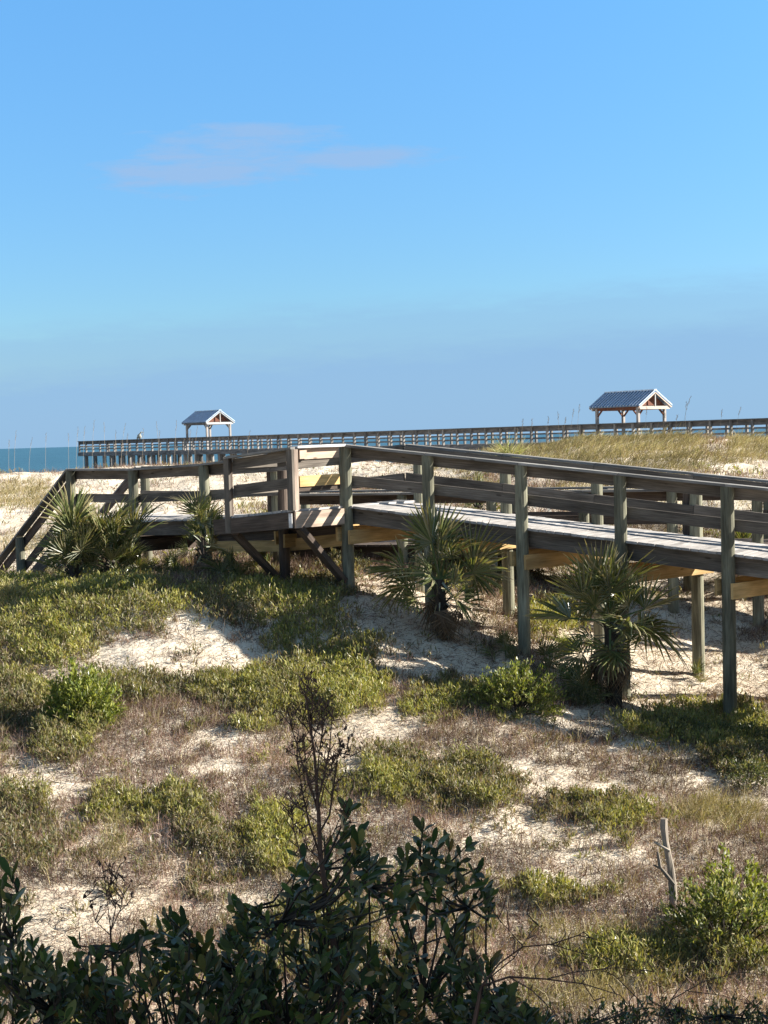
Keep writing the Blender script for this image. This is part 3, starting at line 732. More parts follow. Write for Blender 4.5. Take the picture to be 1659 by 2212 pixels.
def score(lst, px, py):
    s = np.zeros_like(px)
    for x, y, rx, ry, a in lst:
        r2 = ((px - x) / rx) ** 2 + ((py - y) / ry) ** 2
        s = np.maximum(s, a * np.clip(1.35 - 0.75 * r2, 0, 1))
    return s
def classify(x, y, z):
    px, py = proj(x, y, z)
    n = lambda o, s=.55: fbm(x, y, s, o, 4)
    wx = px + 75 * n(5, .9) + 60 * n(6, .25); wy = py + 26 * n(8, .9) + 26 * n(9, .25)
    sg = score(G_, wx, wy) * 1.06 + n(21) * 1.2 + n(22, .13) * 1.3 + .02
    ss = score(S_, wx, wy) + n(33) * .9 + n(34, .2) * .7
    sy = score(Y_, wx, wy) + n(45) * .8
    sb = 0.44 + score(B_, wx, wy) + n(57) * .8 + n(58, .2) * .8
    return px, py, np.stack([sg, ss, sy, sb], 0)

def scatter(n, y0, y1, xm=0.42, xpad=1.0):
    # uniform on the ground inside the wedge the photo sees, a bit wider
    y = np.sqrt(RNG.uniform(y0 ** 2, y1 ** 2, n)); x = RNG.uniform(-1, 1, n) * (xm * y + xpad)
    return x, y, hz(x, y)

BR_ = [(210, 1315, 190, 55, 1.0), (120, 1395, 95, 50, 1.0), (620, 1490, 130, 55, .8), (150, 1520, 90, 60, 1.), (590, 1830, 80, 90, 1.), (730, 1490, 90, 50, .7), (700, 1400, 120, 40, .4), (1200, 1480, 200, 40, -.2)]
GREEN_B = [(0.29, 0.285, 0.075), (0.22, 0.235, 0.065), (0.40, 0.37, 0.13), (0.15, 0.17, 0.05), (0.30, 0.25, 0.13)]
GREEN_O = [(0.135, 0.14, 0.06), (0.18, 0.165, 0.085), (0.085, 0.10, 0.045), (0.21, 0.17, 0.11), (0.27, 0.22, 0.15), (0.16, 0.11, 0.08)]
BROWN = [(0.21, 0.142, 0.122), (0.145, 0.094, 0.085), (0.28, 0.20, 0.17), (0.09, 0.058, 0.053), (0.20, 0.125, 0.105), (0.36, 0.29, 0.24)]
GOLD = [(0.36, 0.30, 0.17), (0.29, 0.24, 0.13), (0.46, 0.39, 0.25), (0.22, 0.20, 0.10), (0.20, 0.155, 0.10)]

def ground_cover(n, y0, y1, size, frac_leaf, gparts, bparts, yparts, lparts):
    x, y, z = scatter(n, y0, y1)
    px, py, sc = classify(x, y, z)
    k = sc.argmax(0); top = np.sort(sc, 0); marg = top[-1] - top[-2]
    r = RNG.random(n)
    # leafy green
    mk = (k == 0) | ((r < .14) & (sc[0] > .2)) & (RNG.random(n) < np.where(sc[0] > .95, .92, .5))
    X = np.stack([x, y, z], -1)[mk]; m = len(X); hgt = RNG.uniform(.04, .155, m) * (0.5 + .7 * np.clip(sc[0][mk], 0, 1)) * np.clip(1 + 2.6 * fbm(X[:, 0], X[:, 1], .45, 61, 2), .35, 1.9)
    moundh = np.clip(sc[0][mk] - .6, 0, .8) * .13 * np.clip(1 + 2.5 * fbm(X[:, 0], X[:, 1], .6, 66, 2), .2, 1.9)
    nl = frac_leaf
    bright = fbm(X[:, 0], X[:, 1], 1.6, 70) + .25 * (np.clip(sc[0][mk], 0, 1) - .6)
    lean = rdir(m, 55, 90)
    brs = score(BR_, px[mk], py[mk]) * 1.1
    for j in range(nl):
        t = RNG.uniform(.25, 1, m)
        p = X + lean * (hgt * t)[:, None] + np.array([0, 0, 1.0]) * (moundh * RNG.uniform(.3, 1, m))[:, None] + RNG.normal(size=(m, 3)) * .025 * size
        cb, co = pick(GREEN_B, m), pick(GREEN_O, m)
        w = np.clip(bright * 4 + .1 + brs + RNG.normal(size=m) * .25, 0, 1)[:, None]
        gparts.append(leaves(p, rdir(m, 25, 88) , RNG.uniform(.045, .10, m) * size, RNG.uniform(.011, .021, m) * size, cb * w + co * (1 - w)))
    # dead twigs mixed in the green
    mk2 = mk | ((k == 0) & (r > .35)); X = np.stack([x, y, z], -1)[mk2]; m = len(X)
    bparts.append(blades(X, rdir(m, 20, 85), RNG.uniform(.08, .26, m) * size ** .5, RNG.uniform(.004, .007, m) * size, RNG.uniform(-.2, .6, m), pick(BROWN + [(.36, .30, .22)], m)))
    # brown weeds
    mk = (k == 3) | ((k == 1) & (r < .10)) | ((k != 1) & (r > .9)); X = np.stack([x, y, z], -1)[mk]; m = len(X)
    tone = np.clip(fbm(X[:, 0], X[:, 1], 1.2, 90) * 2.2 + 1, .55, 1.5)[:, None]
    for j in range(4):
        q = X + RNG.normal(size=(m, 3)) * np.array([.05, .05, .008])
        bparts.append(blades(q, rdir(m, 5, 85), RNG.uniform(.05, .22, m) * size ** .5, RNG.uniform(.0035, .0075, m) * size, RNG.uniform(-.4, .8, m), pick(BROWN, m) * tone))
    # golden grass
    mk = (k == 2) | ((k == 3) & (r < .04)); X = np.stack([x, y, z], -1)[mk]; m = len(X)
    far = np.clip((X[:, 1] - 30) / 15, 0, 1)
    for j in range(3):
        q = X + RNG.normal(size=(m, 3)) * np.array([.05, .05, .005])
        d = rdir(m, 45, 88) + np.array([.35, -.1, 0]) * RNG.uniform(0, 1, (m, 1))
        ln = RNG.uniform(.12, .35, m) * (1 - far) + RNG.uniform(.14, .36, m) * far
        yparts.append(blades(q, d, ln, RNG.uniform(.004, .008, m) * (1 + far), RNG.uniform(0, .8, m), pick(GOLD, m)))
    # litter lying on the sand
    mk = (k == 1) & (r < (1.0 if y1 < 40 else .15)) | (r > .9); X = np.stack([x, y, z + .006], -1)[mk]; m = len(X)
    for j in range(2 if y1 < 40 else 1):
      X = X + RNG.normal(size=(m, 3)) * np.array([.06, .06, .004])
      lparts.append(blades(X, rdir(m, -2, 30), RNG.uniform(.03, .14, m) * size ** .5, RNG.uniform(.003, .007, m) * size, RNG.uniform(-.2, .2, m), pick(BROWN + [(.5, .42, .32), (.07, .05, .04), (.24, .17, .14)], m)))

gp, bp, yp, lp = [], [], [], []
ground_cover(98000, 11.5, 22, 1.0, 12, gp, bp, yp, lp)
ground_cover(84000, 22, 33, 1.25, 9, gp, bp, yp, lp)
ground_cover(84000, 33, 72, 2.2, 4, gp, bp, yp, lp)
x, y, z = scatter(84000, 38, 60); px, py, sc = classify(x, y, z); mk = (sc.argmax(0) == 2) & (px > 1050)
X = np.stack([x, y, z], -1)[mk]; m = len(X); cl_ = fbm(X[:, 0], X[:, 1], 1.6, 77, 3)
yp.append(blades(X, rdir(m, 50, 85) + np.array([.55, 0, 0]), RNG.uniform(.2, .45, m) * np.clip(1 + 2.5 * cl_, .4, 1.6), RNG.uniform(.010, .018, m), RNG.uniform(.1, .9, m), pick(GOLD, m) * np.clip(1 + 1.6 * fbm(X[:, 0], X[:, 1], 2.5, 79, 3), .6, 1.4)[:, None]))
tag(np_mesh("green_groundcover", *cat(gp), M_LEAF), "low leafy green dune plants growing in patches on the sand", "ground cover", kind='stuff')
tag(np_mesh("brown_weeds", *cat(bp), M_DRY), "dry purplish brown weeds matted over the sand", "weeds", kind='stuff')
tag(np_mesh("dry_grass", *cat(yp), M_DRY), "golden dry dune grass on the far dune and in tufts", "grass", kind='stuff')
tag(np_mesh("straw_litter", *cat(lp), M_DRY), "dry stalks and litter lying on bare sand", "litter", kind='stuff')
print("cover", sum(len(p[1]) for p in gp), sum(len(p[1]) for p in bp), sum(len(p[1]) for p in yp), sum(len(p[1]) for p in lp))

# ------------------------------------------------------------------ bushes on the dune
def bush(name, px, py, d, rx, ry, rz, n, L, W, colors, label, cat_="bush", group=None, flat=0.0, lift=0.0):
    b = P(px, py, d); b.z = gz(b.x, b.y) + lift
    rt = empty(name, tuple(b)); tag(rt, label, cat_, group)
    nt = max(12, n // 26)
    # lobed volume: shoot tips
    th = RNG.uniform(0, 2 * np.pi, nt); ph = np.arccos(RNG.uniform(-.05, 1, nt)); rr = RNG.uniform(.45, 1, nt) ** .6 * (1 + .35 * fbm(th * 2, ph * 3, .9, px * .01))
    tips = np.stack([np.cos(th) * np.sin(ph) * rr * rx, np.sin(th) * np.sin(ph) * rr * ry, np.cos(ph) * rr * rz], -1)
    parts = []
    for j in range(26):
        t = RNG.uniform(.72, 1.04, nt)[:, None]
        p = tips * t + RNG.normal(size=(nt, 3)) * .02
        dr = unit(tips) * .7 + rdir(nt, 0, 85)
        parts.append(leaves(p, dr, RNG.uniform(.7, 1.15, nt) * L, RNG.uniform(.8, 1.2, nt) * W, pick(colors, nt, .3)))
    v, q, c = cat(parts)
    np_mesh("foliage", v, q, c, M_LEAF, rt)
    m = MB()
    for k in range(0, nt, 3):
        tp = Vector(tips[k]); m.tube([(0, 0, -.05), tp * .5 + Vector((0, 0, -.03)), tp], [.008, .005, .002], 4, cap=False)
    m.build("stem", W_BARK, rt, origin=(0, 0, 0))
    return rt
BG = [(0.17, 0.21, 0.04), (0.24, 0.27, 0.05), (0.11, 0.15, 0.035), (0.32, 0.33, 0.09)]
bush("green_bush", 180, 1590, 20.3, .62, .5, .92, 7600, .085, .022, BG, "bright green leafy bush on the left of the dune, below the stair palmettos", lift=-.05)
bush("green_bush", 1115, 1550, 21.1, .75, .5, .80, 9000, .06, .016, BG[:4] + GREEN_O[1:2], "rounded green bush beside the two taller palms, in front of the boardwalk", lift=-.05)
bush("green_bush", 1575, 2065, 14.6, .72, .6, .82, 3800, .075, .026, [(0.12, .15, .035), (.17, .19, .045), (.08, .11, .03), (.24, .24, .08), (.36, .34, .20), (.10, .12, .05)], "broad leaved green bush at the foot of the dead snag, right edge")
bush("green_bush", 1590, 1990, 15.3, .42, .4, .95, 1400, .075, .026, [(0.17, .20, .04), (.25, .27, .06), (.12, .14, .03)], "upright yellow green bush behind the broad leaved bush at the right edge")
for (px, py, d, rx, rz, lb) in [(1440, 1590, 21.2, .75, .26, "dark low green shrub in front of the palm with the fanned left frond"), (1600, 1600, 20.8, .8, .36, "dark low green shrub at the foot of the rightmost near boardwalk post"),
                                (1620, 1680, 19.3, .45, .30, "small grey green shrub at the right edge below the dark shrubs"), (1250, 1505, 22.0, .35, .28, "small dark green shrub between the round bush and the nearest palm")]:
    bush("low_shrub", px, py, d, rx, .5, rz, 2600, .05, .014, GREEN_O[:3] + [(.07, .10, .035)], lb, "shrub")

pb_ = None
bush("green_bush", 1659 + 250, 1560, 20.7, 1.15, 1.3, 2.9, 14000, .09, .03, GREEN_O[:3] + [(.07, .10, .035)], "added unseen dense bush beyond the right edge, placed to shade the dark low shrubs")  # unseen bush, added outside the view to cast shade on the low shrubs
# ------------------------------------------------------------------ palms
def frond_mesh(name, Rr, lp_, dead=False, spread=115, nseg=26, droop=.25, fold=0.5):
    """petiole along +X then a fan of pointed segments"""
    V = []; Fc = []; Cc = []
    def add(pts, fs, cs):
        b = len(V); V.extend(pts); Fc.extend([[b + i for i in f] for f in fs]); Cc.extend(cs)
    g1 = (.30, .26, .13) if dead else (.10, .14, .05)
    w = .012
    n = 5
    pet = [Vector((lp_ * k / n, 0, -.06 * lp_ * (k / n) ** 2)) for k in range(n + 1)]
    for k in range(n):
        a, b = pet[k], pet[k + 1]; wa = w * (1.4 - .6 * k / n)
        add([a + Vector((0, -wa, 0)), a + Vector((0, wa, 0)), b + Vector((0, wa, 0)), b + Vector((0, -wa, 0)), a + Vector((0, 0, -wa)), b + Vector((0, 0, -wa))],
            [(0, 1, 2, 3), (0, 3, 5, 4), (1, 4, 5, 2)], [g1] * 6)
    c = pet[-1]
    dth = 2 * R(spread) / nseg
    for k in range(nseg):
        th = -R(spread) + (k + .5) * dth + random.uniform(-.02, .02)
        L = Rr * (0.80 + .2 * math.cos(th * .8)) * random.uniform(.88, 1.05)
        cv = abs(math.sin(th)) * fold                  # sides of the fan rise
        d = Vector((math.cos(th), math.sin(th) * (1 - .25 * fold), cv)).normalized()
        sd = Vector((-math.sin(th), math.cos(th), 0))
        up = d.cross(sd).normalized(); up = up if up.z > 0 else -up
        dr = droop * random.uniform(.5, 1.6) * (2.0 if dead else 1)
        def pt(r, s, h): return c + d * (L * r) + sd * s + up * h - Vector((0, 0, dr * L * (r ** 2.2)))
        w1 = .42 * L * dth * .5; w2 = w1 * .62; e = .012 * (1 if k % 2 else -1)
        base = random.uniform(.75, 1.25)
        if dead:
            c0 = tuple(x * base for x in (.15, .105, .07)); c1 = tuple(x * base for x in (.27, .20, .14))
        else:
            c0 = tuple(x * base for x in random.choice([(.115, .13, .045), (.15, .16, .06), (.085, .105, .038), (.20, .175, .085)]))
            c1 = tuple(x * base for x in random.choice([(.22, .21, .09), (.38, .31, .18), (.50, .42, .28)]))
        add([c, pt(.42, -w1, e), pt(.42, 0, e + w1 * .6), pt(.42, w1, e), pt(.75, -w2, 0), pt(.75, 0, w2 * .6), pt(.75, w2, 0), pt(1, 0, 0)],
            [(0, 1, 2), (0, 2, 3), (1, 4, 5, 2), (2, 5, 6, 3), (4, 7, 5), (5, 7, 6)], [c0, c0, c0, c0, c0, c0, c0, c1])
    me = bpy.data.meshes.new(name); me.from_pydata([tuple(v) for v in V], [], Fc)
    ca = me.color_attributes.new("Col", 'FLOAT_COLOR', 'POINT'); ca.data.foreach_set("color", np.array([(*c_, 1) for c_ in Cc], dtype=np.float32).ravel())
    me.materials.append(M_FROND); return me
LIVE = [frond_mesh("frond", .52, .42, droop=dr_, fold=fo_, spread=sp_, nseg=ns_) for dr_, fo_, sp_, ns_ in [(.08, .5, 85, 20), (.45, .3, 115, 25), (.25, 1.3, 95, 22), (.15, .9, 120, 26), (.6, .8, 75, 17), (.3, 1.6, 100, 22), (.12, .2, 100, 24), (.8, .5, 105, 21)]]
DEADF = [frond_mesh("frond", .42, .35, dead=True, droop=.7, fold=.3, spread=95, nseg=18) for _ in range(3)]
def frond(rt, loc, az, el, sc, dead=False, tw=0.0, label=None):
    me = random.choice(DEADF if dead else LIVE)
    o = bpy.data.objects.new("frond", me); col.objects.link(o); o.parent = rt
    o.location = loc
    o.rotation_euler = (Matrix.Rotation(az, 3, 'Z') @ Matrix.Rotation(-el, 3, 'Y') @ Matrix.Rotation(tw, 3, 'X')).to_euler()
    o.scale = (sc, sc, sc)
    if label: o['label'] = label
    return o
def palm(px, py, d, crown, nl, nd, sc, label, trunk_r=.085, lean=(0, 0), group=None, name="palm", el_lo=-25, specials=()):
    b = P(px, py, d); zb = gz(b.x, b.y)
    rt = empty(name, (b.x, b.y, zb)); tag(rt, label, "palm", group)
    top = Vector((lean[0], lean[1], crown))
    if crown > .15:
        m = MB(); pts = [Vector((lean[0] * t ** 1.3, lean[1] * t, -.2 + (crown + .2) * t)) for t in np.linspace(0, 1, 9)]
        m.tube([Vector(p) for p in pts], [trunk_r * (1.25 - .3 * k / 8) * random.uniform(.9, 1.1) for k in range(9)], 11, lump=.12)
        # boot stubs
        for k in range(26):
            t = random.uniform(.15, 1); a = random.uniform(0, 6.28); p = Vector((lean[0] * t ** 1.3, lean[1] * t, crown * t)); dv = Vector((math.cos(a), math.sin(a), 1.1)).normalized()
            m.board(p + Vector((math.cos(a), math.sin(a), 0)) * trunk_r * .8, p + Vector((math.cos(a), math.sin(a), 0)) * trunk_r * .9 + dv * random.uniform(.08, .18), .035, .02)
        m.build("trunk", W_BARK, rt, origin=(0, 0, 0))
    for k in range(nl):
        az = k * 2.399 + random.uniform(-.25, .25); el = R(el_lo + (88 - el_lo) * (1 - (k / nl)) ** .9 + random.uniform(-10, 10))
        frond(rt, top + Vector((0, 0, -.30 * k / nl)), az, el, sc * random.uniform(.62, 1.15), tw=random.uniform(-1.3, 1.3))
    for (az, el, s, tw) in specials: frond(rt, top, R(az), R(el), sc * s, tw=R(tw))
    for k in range(nd):
        az = k * 2.1 + random.uniform(-.5, .5)
        frond(rt, top + Vector((0, 0, -.15 - .25 * random.random() * min(1, crown))), az, R(random.uniform(-75, -35)), sc * random.uniform(.7, 1), dead=True, tw=random.uniform(-.5, .5), label="dead brown hanging frond")
    return rt
palm(952, 1345, 23.9, .95, 14, 11, 1.1, "tall palm standing clear of the near rail, left of the two tall palms", el_lo=-18, specials=[(178, 18, 1.3, 65), (186, -5, 1.2, 50), (2, 30, 1.35, -60), (-10, 12, 1.2, -70), (90, 82, 1.3, 0), (200, 78, 1.35, 80), (-60, -30, 1.1, 20)])
palm(1328, 1505, 22.4, 1.3, 18, 13, 1.12, "tall palm nearest the camera with one frond fanned far out to its left", el_lo=-35, trunk_r=.1, lean=(-.05, 0), specials=[(180, 8, 1.3, 75), (185, 45, 1.2, 50), (5, 20, 1.2, -60), (0, -8, 1.15, -50), (-80, -5, 1.1, 0), (60, 85, 1.2, 0), (190, 75, 1.3, 80), (20, 62, 1.2, -70), (-100, -45, 1.1, 10)])
palm(240, 1248, 27.3, .5, 26, 7, 1.22, "palmetto clump with upright fronds under the stair rail, right one of the touching pair", name="palmetto", el_lo=22, specials=[(10, 50, 1.3, 30), (30, 35, 1.2, 0)])
palm(160, 1255, 27.0, .45, 26, 7, 1.12, "palmetto clump with tan upright tips under the stair rail, left one of the touching pair", name="palmetto", el_lo=30, specials=[(80, 85, 1.4, 0), (100, 75, 1.5, 40)])
palm(285, 1255, 27.6, .1, 12, 7, 1.0, "dark palmetto with brown fronds just left of the shaded boardwalk post", name="palmetto", el_lo=0)
palm(440, 1252, 26.6, .85, 14, 9, .85, "scraggly half dead palmetto standing before the left rail", name="palmetto", trunk_r=.05, specials=[(170, 80, 1.0, 0)])
palm(500, 1262, 26.3, .05, 10, 3, .8, "low dark palmetto at the foot of the scraggly half dead one", name="palmetto", el_lo=5)
palm(375, 1258, 27.0, .05, 7, 3, .7, "small dark palmetto in the shade under the left deck", name="palmetto", el_lo=10)
palm(575, 1240, 28.6, .1, 8, 3, .7, "small palmetto seen under the deck beside the left brace", name="palmetto", el_lo=15)
palm(1092, 1385, 23.6, .05, 8, 3, .62, "small palmetto sprouting at the foot of the post between the tall palms", name="palmetto", el_lo=10)
palm(1255, 1510, 22.2, .02, 8, 2, .75, "low palmetto with long thin fronds at the foot of the nearest palm", name="palmetto", el_lo=5)
palm(1180, 1400, 23.3, .05, 7, 2, .7, "low palmetto in shade between the round bush and the post", name="palmetto", el_lo=5)
palm(1030, 1050, 35, .35, 14, 5, 1.0, "brownish palmetto behind the far rail near the bend", name="palmetto", el_lo=10)
palm(1620, 1180, 29.5, .3, 14, 2, 1.1, "dark green palmetto behind the deck at the right edge", name="palmetto", el_lo=0)
palm(1250, 1130, 31.5, .15, 9, 3, .9, "low palmetto beyond the lower walkway, between the rails", name="palmetto", el_lo=5)
palm(1510, 1475, 24.0, .0, 5, 4, .45, "dry little palmetto at the foot of the lone sunlit post", name="palmetto", el_lo=0)

# ------------------------------------------------------------------ grass tuft behind the left rail & sea oats
def tuft(name, px, py, d, n, h, label, cols, w=.012):
    b = P(px, py, d); b.z = gz(b.x, b.y)
    v, q, c = blades(RNG.normal(size=(n, 3)) * np.array([.08, .08, 0]), rdir(n, 50, 88), RNG.uniform(.5, 1, n) * h, np.full(n, w), RNG.uniform(.2, 1.1, n), pick(cols, n))
    o = np_mesh(name, v, q, c, M_DRY); o.location = b; tag(o, label, "grass tuft")
tuft("grass_tuft", 1098, 985, 46, 260, 1.25, "pale upright grass tuft breaking the skyline beyond the rail", [(.40, .38, .2), (.30, .32, .13), (.5, .46, .3)], w=.03)
tuft("grass_tuft", 530, 1140, 33, 260, .9, "yellow green grass tuft behind the left rail", [(.26, .30, .07), (.34, .34, .12), (.2, .25, .06)])
tuft("grass_tuft", 20, 1345, 25.5, 200, .6, "pale arching grass tuft at the left edge above the green mound", [(.42, .36, .2), (.3, .28, .13)])
tuft("grass_tuft", 1225, 1400, 24.5, 220, .45, "yellow green grass tuft behind the nearest palm's left frond", [(.26, .30, .07), (.34, .34, .12)])

M_OAT = plain("oat_straw", (0.26, 0.22, 0.17), rough=0.9)
def oat(px, py_top, d, lean):
    t = P(px, py_top, d); zb = gz(t.x, t.y) - .05; h = t.z - zb
    if h < .5: return
    m = MB(); pts = [Vector((lean * h * .25 * (k / 7) ** 2 - lean * h * .25, 0, h * k / 7)) for k in range(8)]
    m.tube(pts, [.0045 * d / 55] * 7 + [.002], 3, cap=False)
    for k in range(14):
        s = .78 + .22 * k / 14; p = Vector((lean * h * .25 * s * s - lean * h * .25, 0, h * s)); a = random.uniform(-1, 1)
        dd = Vector((a * .05 + .03 * lean, random.uniform(-.03, .03), .05))
        m.poly([p, p + dd * .6 + Vector((.008, 0, 0)), p + dd, p + dd * .6 - Vector((.008, 0, 0))])
    o = m.build("sea_oat", M_OAT, None, origin=(0, 0, 0)); o.location = (t.x, t.y, zb)
    tag(o, "thin sea oat stalk standing against the sky on the far dune crest", "sea oat", "sea oat stalks along the skyline")
for px, py, d, ln in [(148, 936, 66, .1), (169, 921, 65, .3), (184, 920, 66, .3), (204, 907, 64, .3), (225, 912, 66, .05), (271, 914, 66, .5), (276, 936, 67, .3), (338, 910, 67, -.1), (345, 930, 67, .3), (382, 908, 66, .3), (412, 928, 66, .4), (427, 920, 66, .4),
                      (35, 930, 66, .3), (70, 945, 66, .5), (100, 935, 66, .2), (20, 950, 65, .2), (1150, 905, 54, .2), (1185, 900, 52, .2), (1240, 884, 51, .5), (1252, 874, 51, .3), (1205, 890, 52, -.1), (1397, 880, 50, .2), (1436, 893, 50, .3), (1463, 897, 50, .4), (1483, 868, 50, .2), (1492, 856, 50, .8),
                      (1222, 902, 52, .4), (1600, 880, 50, .6), (1130, 905, 54, .3), (540, 930, 64, .4), (1118, 925, 54, .2), (310, 925, 66, .2), (1560, 885, 49, .3), (250, 930, 66, .1)]:
    oat(px, py, d, ln)

# ------------------------------------------------------------------ dead snag
sb = P(1455, 1935, 15.6); sb.z = gz(sb.x, sb.y)
st = P(1432, 1768, 15.6)
m = MB(); h = st.z - sb.z
pts = [sb + Vector((0, 0, -.2)), sb + Vector((-.005, 0, .25 * h)), sb + Vector((-.03, 0, .5 * h)), sb + Vector((-.075, 0, .75 * h)), sb + Vector((-.09, 0, .9 * h)), sb + Vector((-.088, 0, h))]
m.tube(pts, [.046, .043, .038, .034, .040, .038], 12, lump=.10)
snag = m.build("dead_snag", W_SNAG, None, origin=tuple(sb)); tag(snag, "pale dead snag with sawn top and short broken branches rising beside the right bush", "dead tree")
for a, b_, r0 in [((.0, -.03, .30), (-.15, -.05, .50), .026), ((-.15, -.05, .50), (-.17, -.05, .66), .020), ((-.04, -.03, .66), (-.20, -.03, .76), .018), ((-.1, -.04, .45), (-.22, -.04, .52), .013)]:
    m = MB(); k = h / 1.0
    m.tube([sb + Vector((a[0], a[1], a[2] * k)), sb + (Vector((a[0], a[1], a[2] * k)) + Vector((b_[0], b_[1], b_[2] * k))) * .5, sb + Vector((b_[0], b_[1], b_[2] * k))], [r0, r0 * .9, r0 * .6], 8)
    o = m.build("branch", W_SNAG, None); o.data.transform(Matrix.Translation(-sb)); o.parent = snag

# ------------------------------------------------------------------ foreground shrubs (in the shade of the added house beside the viewpoint)
def shrub_leaf_cluster(p, d, n, L, V, col_):
    pass
def leaf_shape(base, dirn, length, width, colr):
    """obovate leaf: 3 rows, 7 verts, folded along the midrib -> quads (8 verts for quads)"""
    n = len(base); d = unit(dirn)
    ref = unit(RNG.normal(size=(n, 3)) * 0.7 + np.array([0, -.3, 1.0])); side = unit(np.cross(d, ref)); up = np.cross(side, d)
    L = length[:, None]; W = width[:, None]
    cv = RNG.uniform(-.25, .5, (n, 1))
    st_ = [(0, .10), (.28, .52), (.55, .95), (.8, .86), (.94, .45), (1.0, .06)]
    rows = []
    for t, w in st_:
        c = base + d * L * t - up * L * cv * t * t
        rows += [c + side * W * w / 2 + up * W * .13 * w, c, c - side * W * w / 2 + up * W * .13 * w]
    v = np.stack(rows, 1).reshape(-1, 3); b = (np.arange(n) * 18)[:, None]; q = []
    for r in range(5):
        q += [b + np.array([[3 * r, 3 * r + 1, 3 * r + 4, 3 * r + 3]]), b + np.array([[3 * r + 1, 3 * r + 2, 3 * r + 5, 3 * r + 4]])]
    q = np.concatenate(q, 1).reshape(-1, 4)
    return v, q, np.repeat(colr, 18, axis=0)

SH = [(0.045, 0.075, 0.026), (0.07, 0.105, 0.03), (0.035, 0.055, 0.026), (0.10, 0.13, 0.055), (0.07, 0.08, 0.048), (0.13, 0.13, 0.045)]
def top_y(outline, x):
    return np.interp(x, [p[0] for p in outline], [p[1] for p in outline])
def big_shrub(name, root_px, d0, outline, n_tips, label, dspread=.5, holes=(), L=.062, ymax=2300, sprigs=(), per=9, bare=0.0):
    rp = P(root_px, 2300, d0); rz_ = EYE - 5.3
    root = Vector((rp.x, rp.y, rz_)); rt = empty(name, tuple(root)); tag(rt, label, "shrub")
    x0, x1 = outline[0][0], outline[-1][0]
    tips = []
    for (sx, sy, sd) in sprigs: tips.append((sx, sy, sd))
    tries = 0
    while len(tips) < n_tips and tries < 200000:
        tries += 1
        x = random.uniform(x0, x1); ty = top_y(outline, x); y = random.uniform(ty + 14, ymax)
        if any(((x - hx) / rx) ** 2 + ((y - hy) / ry) ** 2 < 1 for hx, hy, rx, ry in holes): continue
        tips.append((x, y, d0 + random.uniform(-dspread, dspread)))
    # stems: main stems fan out from the root, twigs join the nearest main stem node
    mains = []; m = MB()
    nmain = max(3, int((x1 - x0) / 90))
    for k in range(nmain):
        x = x0 + (x1 - x0) * (k + .5) / nmain + random.uniform(-20, 20); y = top_y(outline, x) + random.uniform(30, 120)
        t = P(x, y, d0 + random.uniform(-.2, .2)); pts = []
        for j in range(9):
            s = j / 8; q = root.lerp(t, s); q.x += (t.x - root.x) * (.25 * math.sin(math.pi * s)) * .4 + random.uniform(-.02, .02); q.y += random.uniform(-.02, .02)
            pts.append(q)
        m.tube([tuple(p - root) for p in pts], [.022 * (1 - .85 * j / 8) for j in range(9)], 6, cap=False); mains += pts[3:]
    bases = []; dirs = []
    for (x, y, d) in tips:
        t = P(x, y, d)
        node = min(mains, key=lambda q: (q - t).length + (1.0 if q.z > t.z - .05 else 0))
        if (node - t).length < .9:
            mid = node.lerp(t, .5) + Vector((random.uniform(-.04, .04), random.uniform(-.04, .04), -.04))
            m.tube([tuple(node - root), tuple(mid - root), tuple(t - root)], [.006, .0045, .002], 4, cap=False)
            ax = (t - mid).normalized()
        else:
            ax = Vector((random.uniform(-.5, .5), random.uniform(-.4, .4), 1)).normalized()
            m.tube([tuple(t - ax * .22 - root), tuple(t - root)], [.004, .002], 4, cap=False)
        ax = (ax + Vector((0, 0, .5))).normalized()
        if random.random() < bare: continue
        for j in range(per):
            s = random.uniform(0, .14); az = j * 2.4 + random.uniform(-.4, .4)
            o = ax.orthogonal().normalized(); o.rotate(Matrix.Rotation(az, 3, ax))
            sp = .35 + 5.5 * s + random.uniform(-.1, .2)
            bases.append(tuple(t - ax * s - root)); dirs.append(tuple((ax + o * sp).normalized()))
    n = len(bases); bases = np.array(bases); dirs = np.array(dirs)
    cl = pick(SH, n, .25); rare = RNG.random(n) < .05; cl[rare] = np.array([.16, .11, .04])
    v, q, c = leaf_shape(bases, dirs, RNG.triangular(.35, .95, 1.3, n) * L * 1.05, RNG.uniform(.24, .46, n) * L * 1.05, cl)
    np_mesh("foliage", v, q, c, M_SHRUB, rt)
    m.build("stem", W_BARK, rt, origin=(0, 0, 0))
    return rt
OC = [(470, 2010), (490, 1960), (510, 1890), (545, 1920), (600, 1880), (640, 1835), (700, 1805), (725, 1760), (755, 1742), (790, 1785), (840, 1830), (880, 1800), (922, 1762), (960, 1815), (1005, 1825), (1055, 1875), (1065, 1950), (1020, 1990), (1080, 2070), (1130, 2150)]
OC = sorted((a, b + 22) for a, b in OC)
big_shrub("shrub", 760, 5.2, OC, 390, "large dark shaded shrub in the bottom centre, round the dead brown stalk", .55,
          holes=[(930, 2000, 45, 45), (820, 1990, 35, 40), (1060, 2020, 60, 60), (620, 1960, 25, 45), (990, 1900, 28, 28), (860, 1870, 22, 28), (660, 2040, 20, 35), (1100, 2100, 60, 35), (560, 2030, 22, 50)],
          sprigs=[(915, 1775, 5.1), (755, 1745, 5.2), (1040, 1870, 5.0), (1060, 1935, 5.0), (1055, 1955, 5.1), (1010, 1825, 5.1), (1060, 2075, 5.0), (640, 1840, 5.3), (700, 1800, 5.3), (970, 1830, 5.2), (1045, 1905, 5.1), (990, 1860, 5.3)])
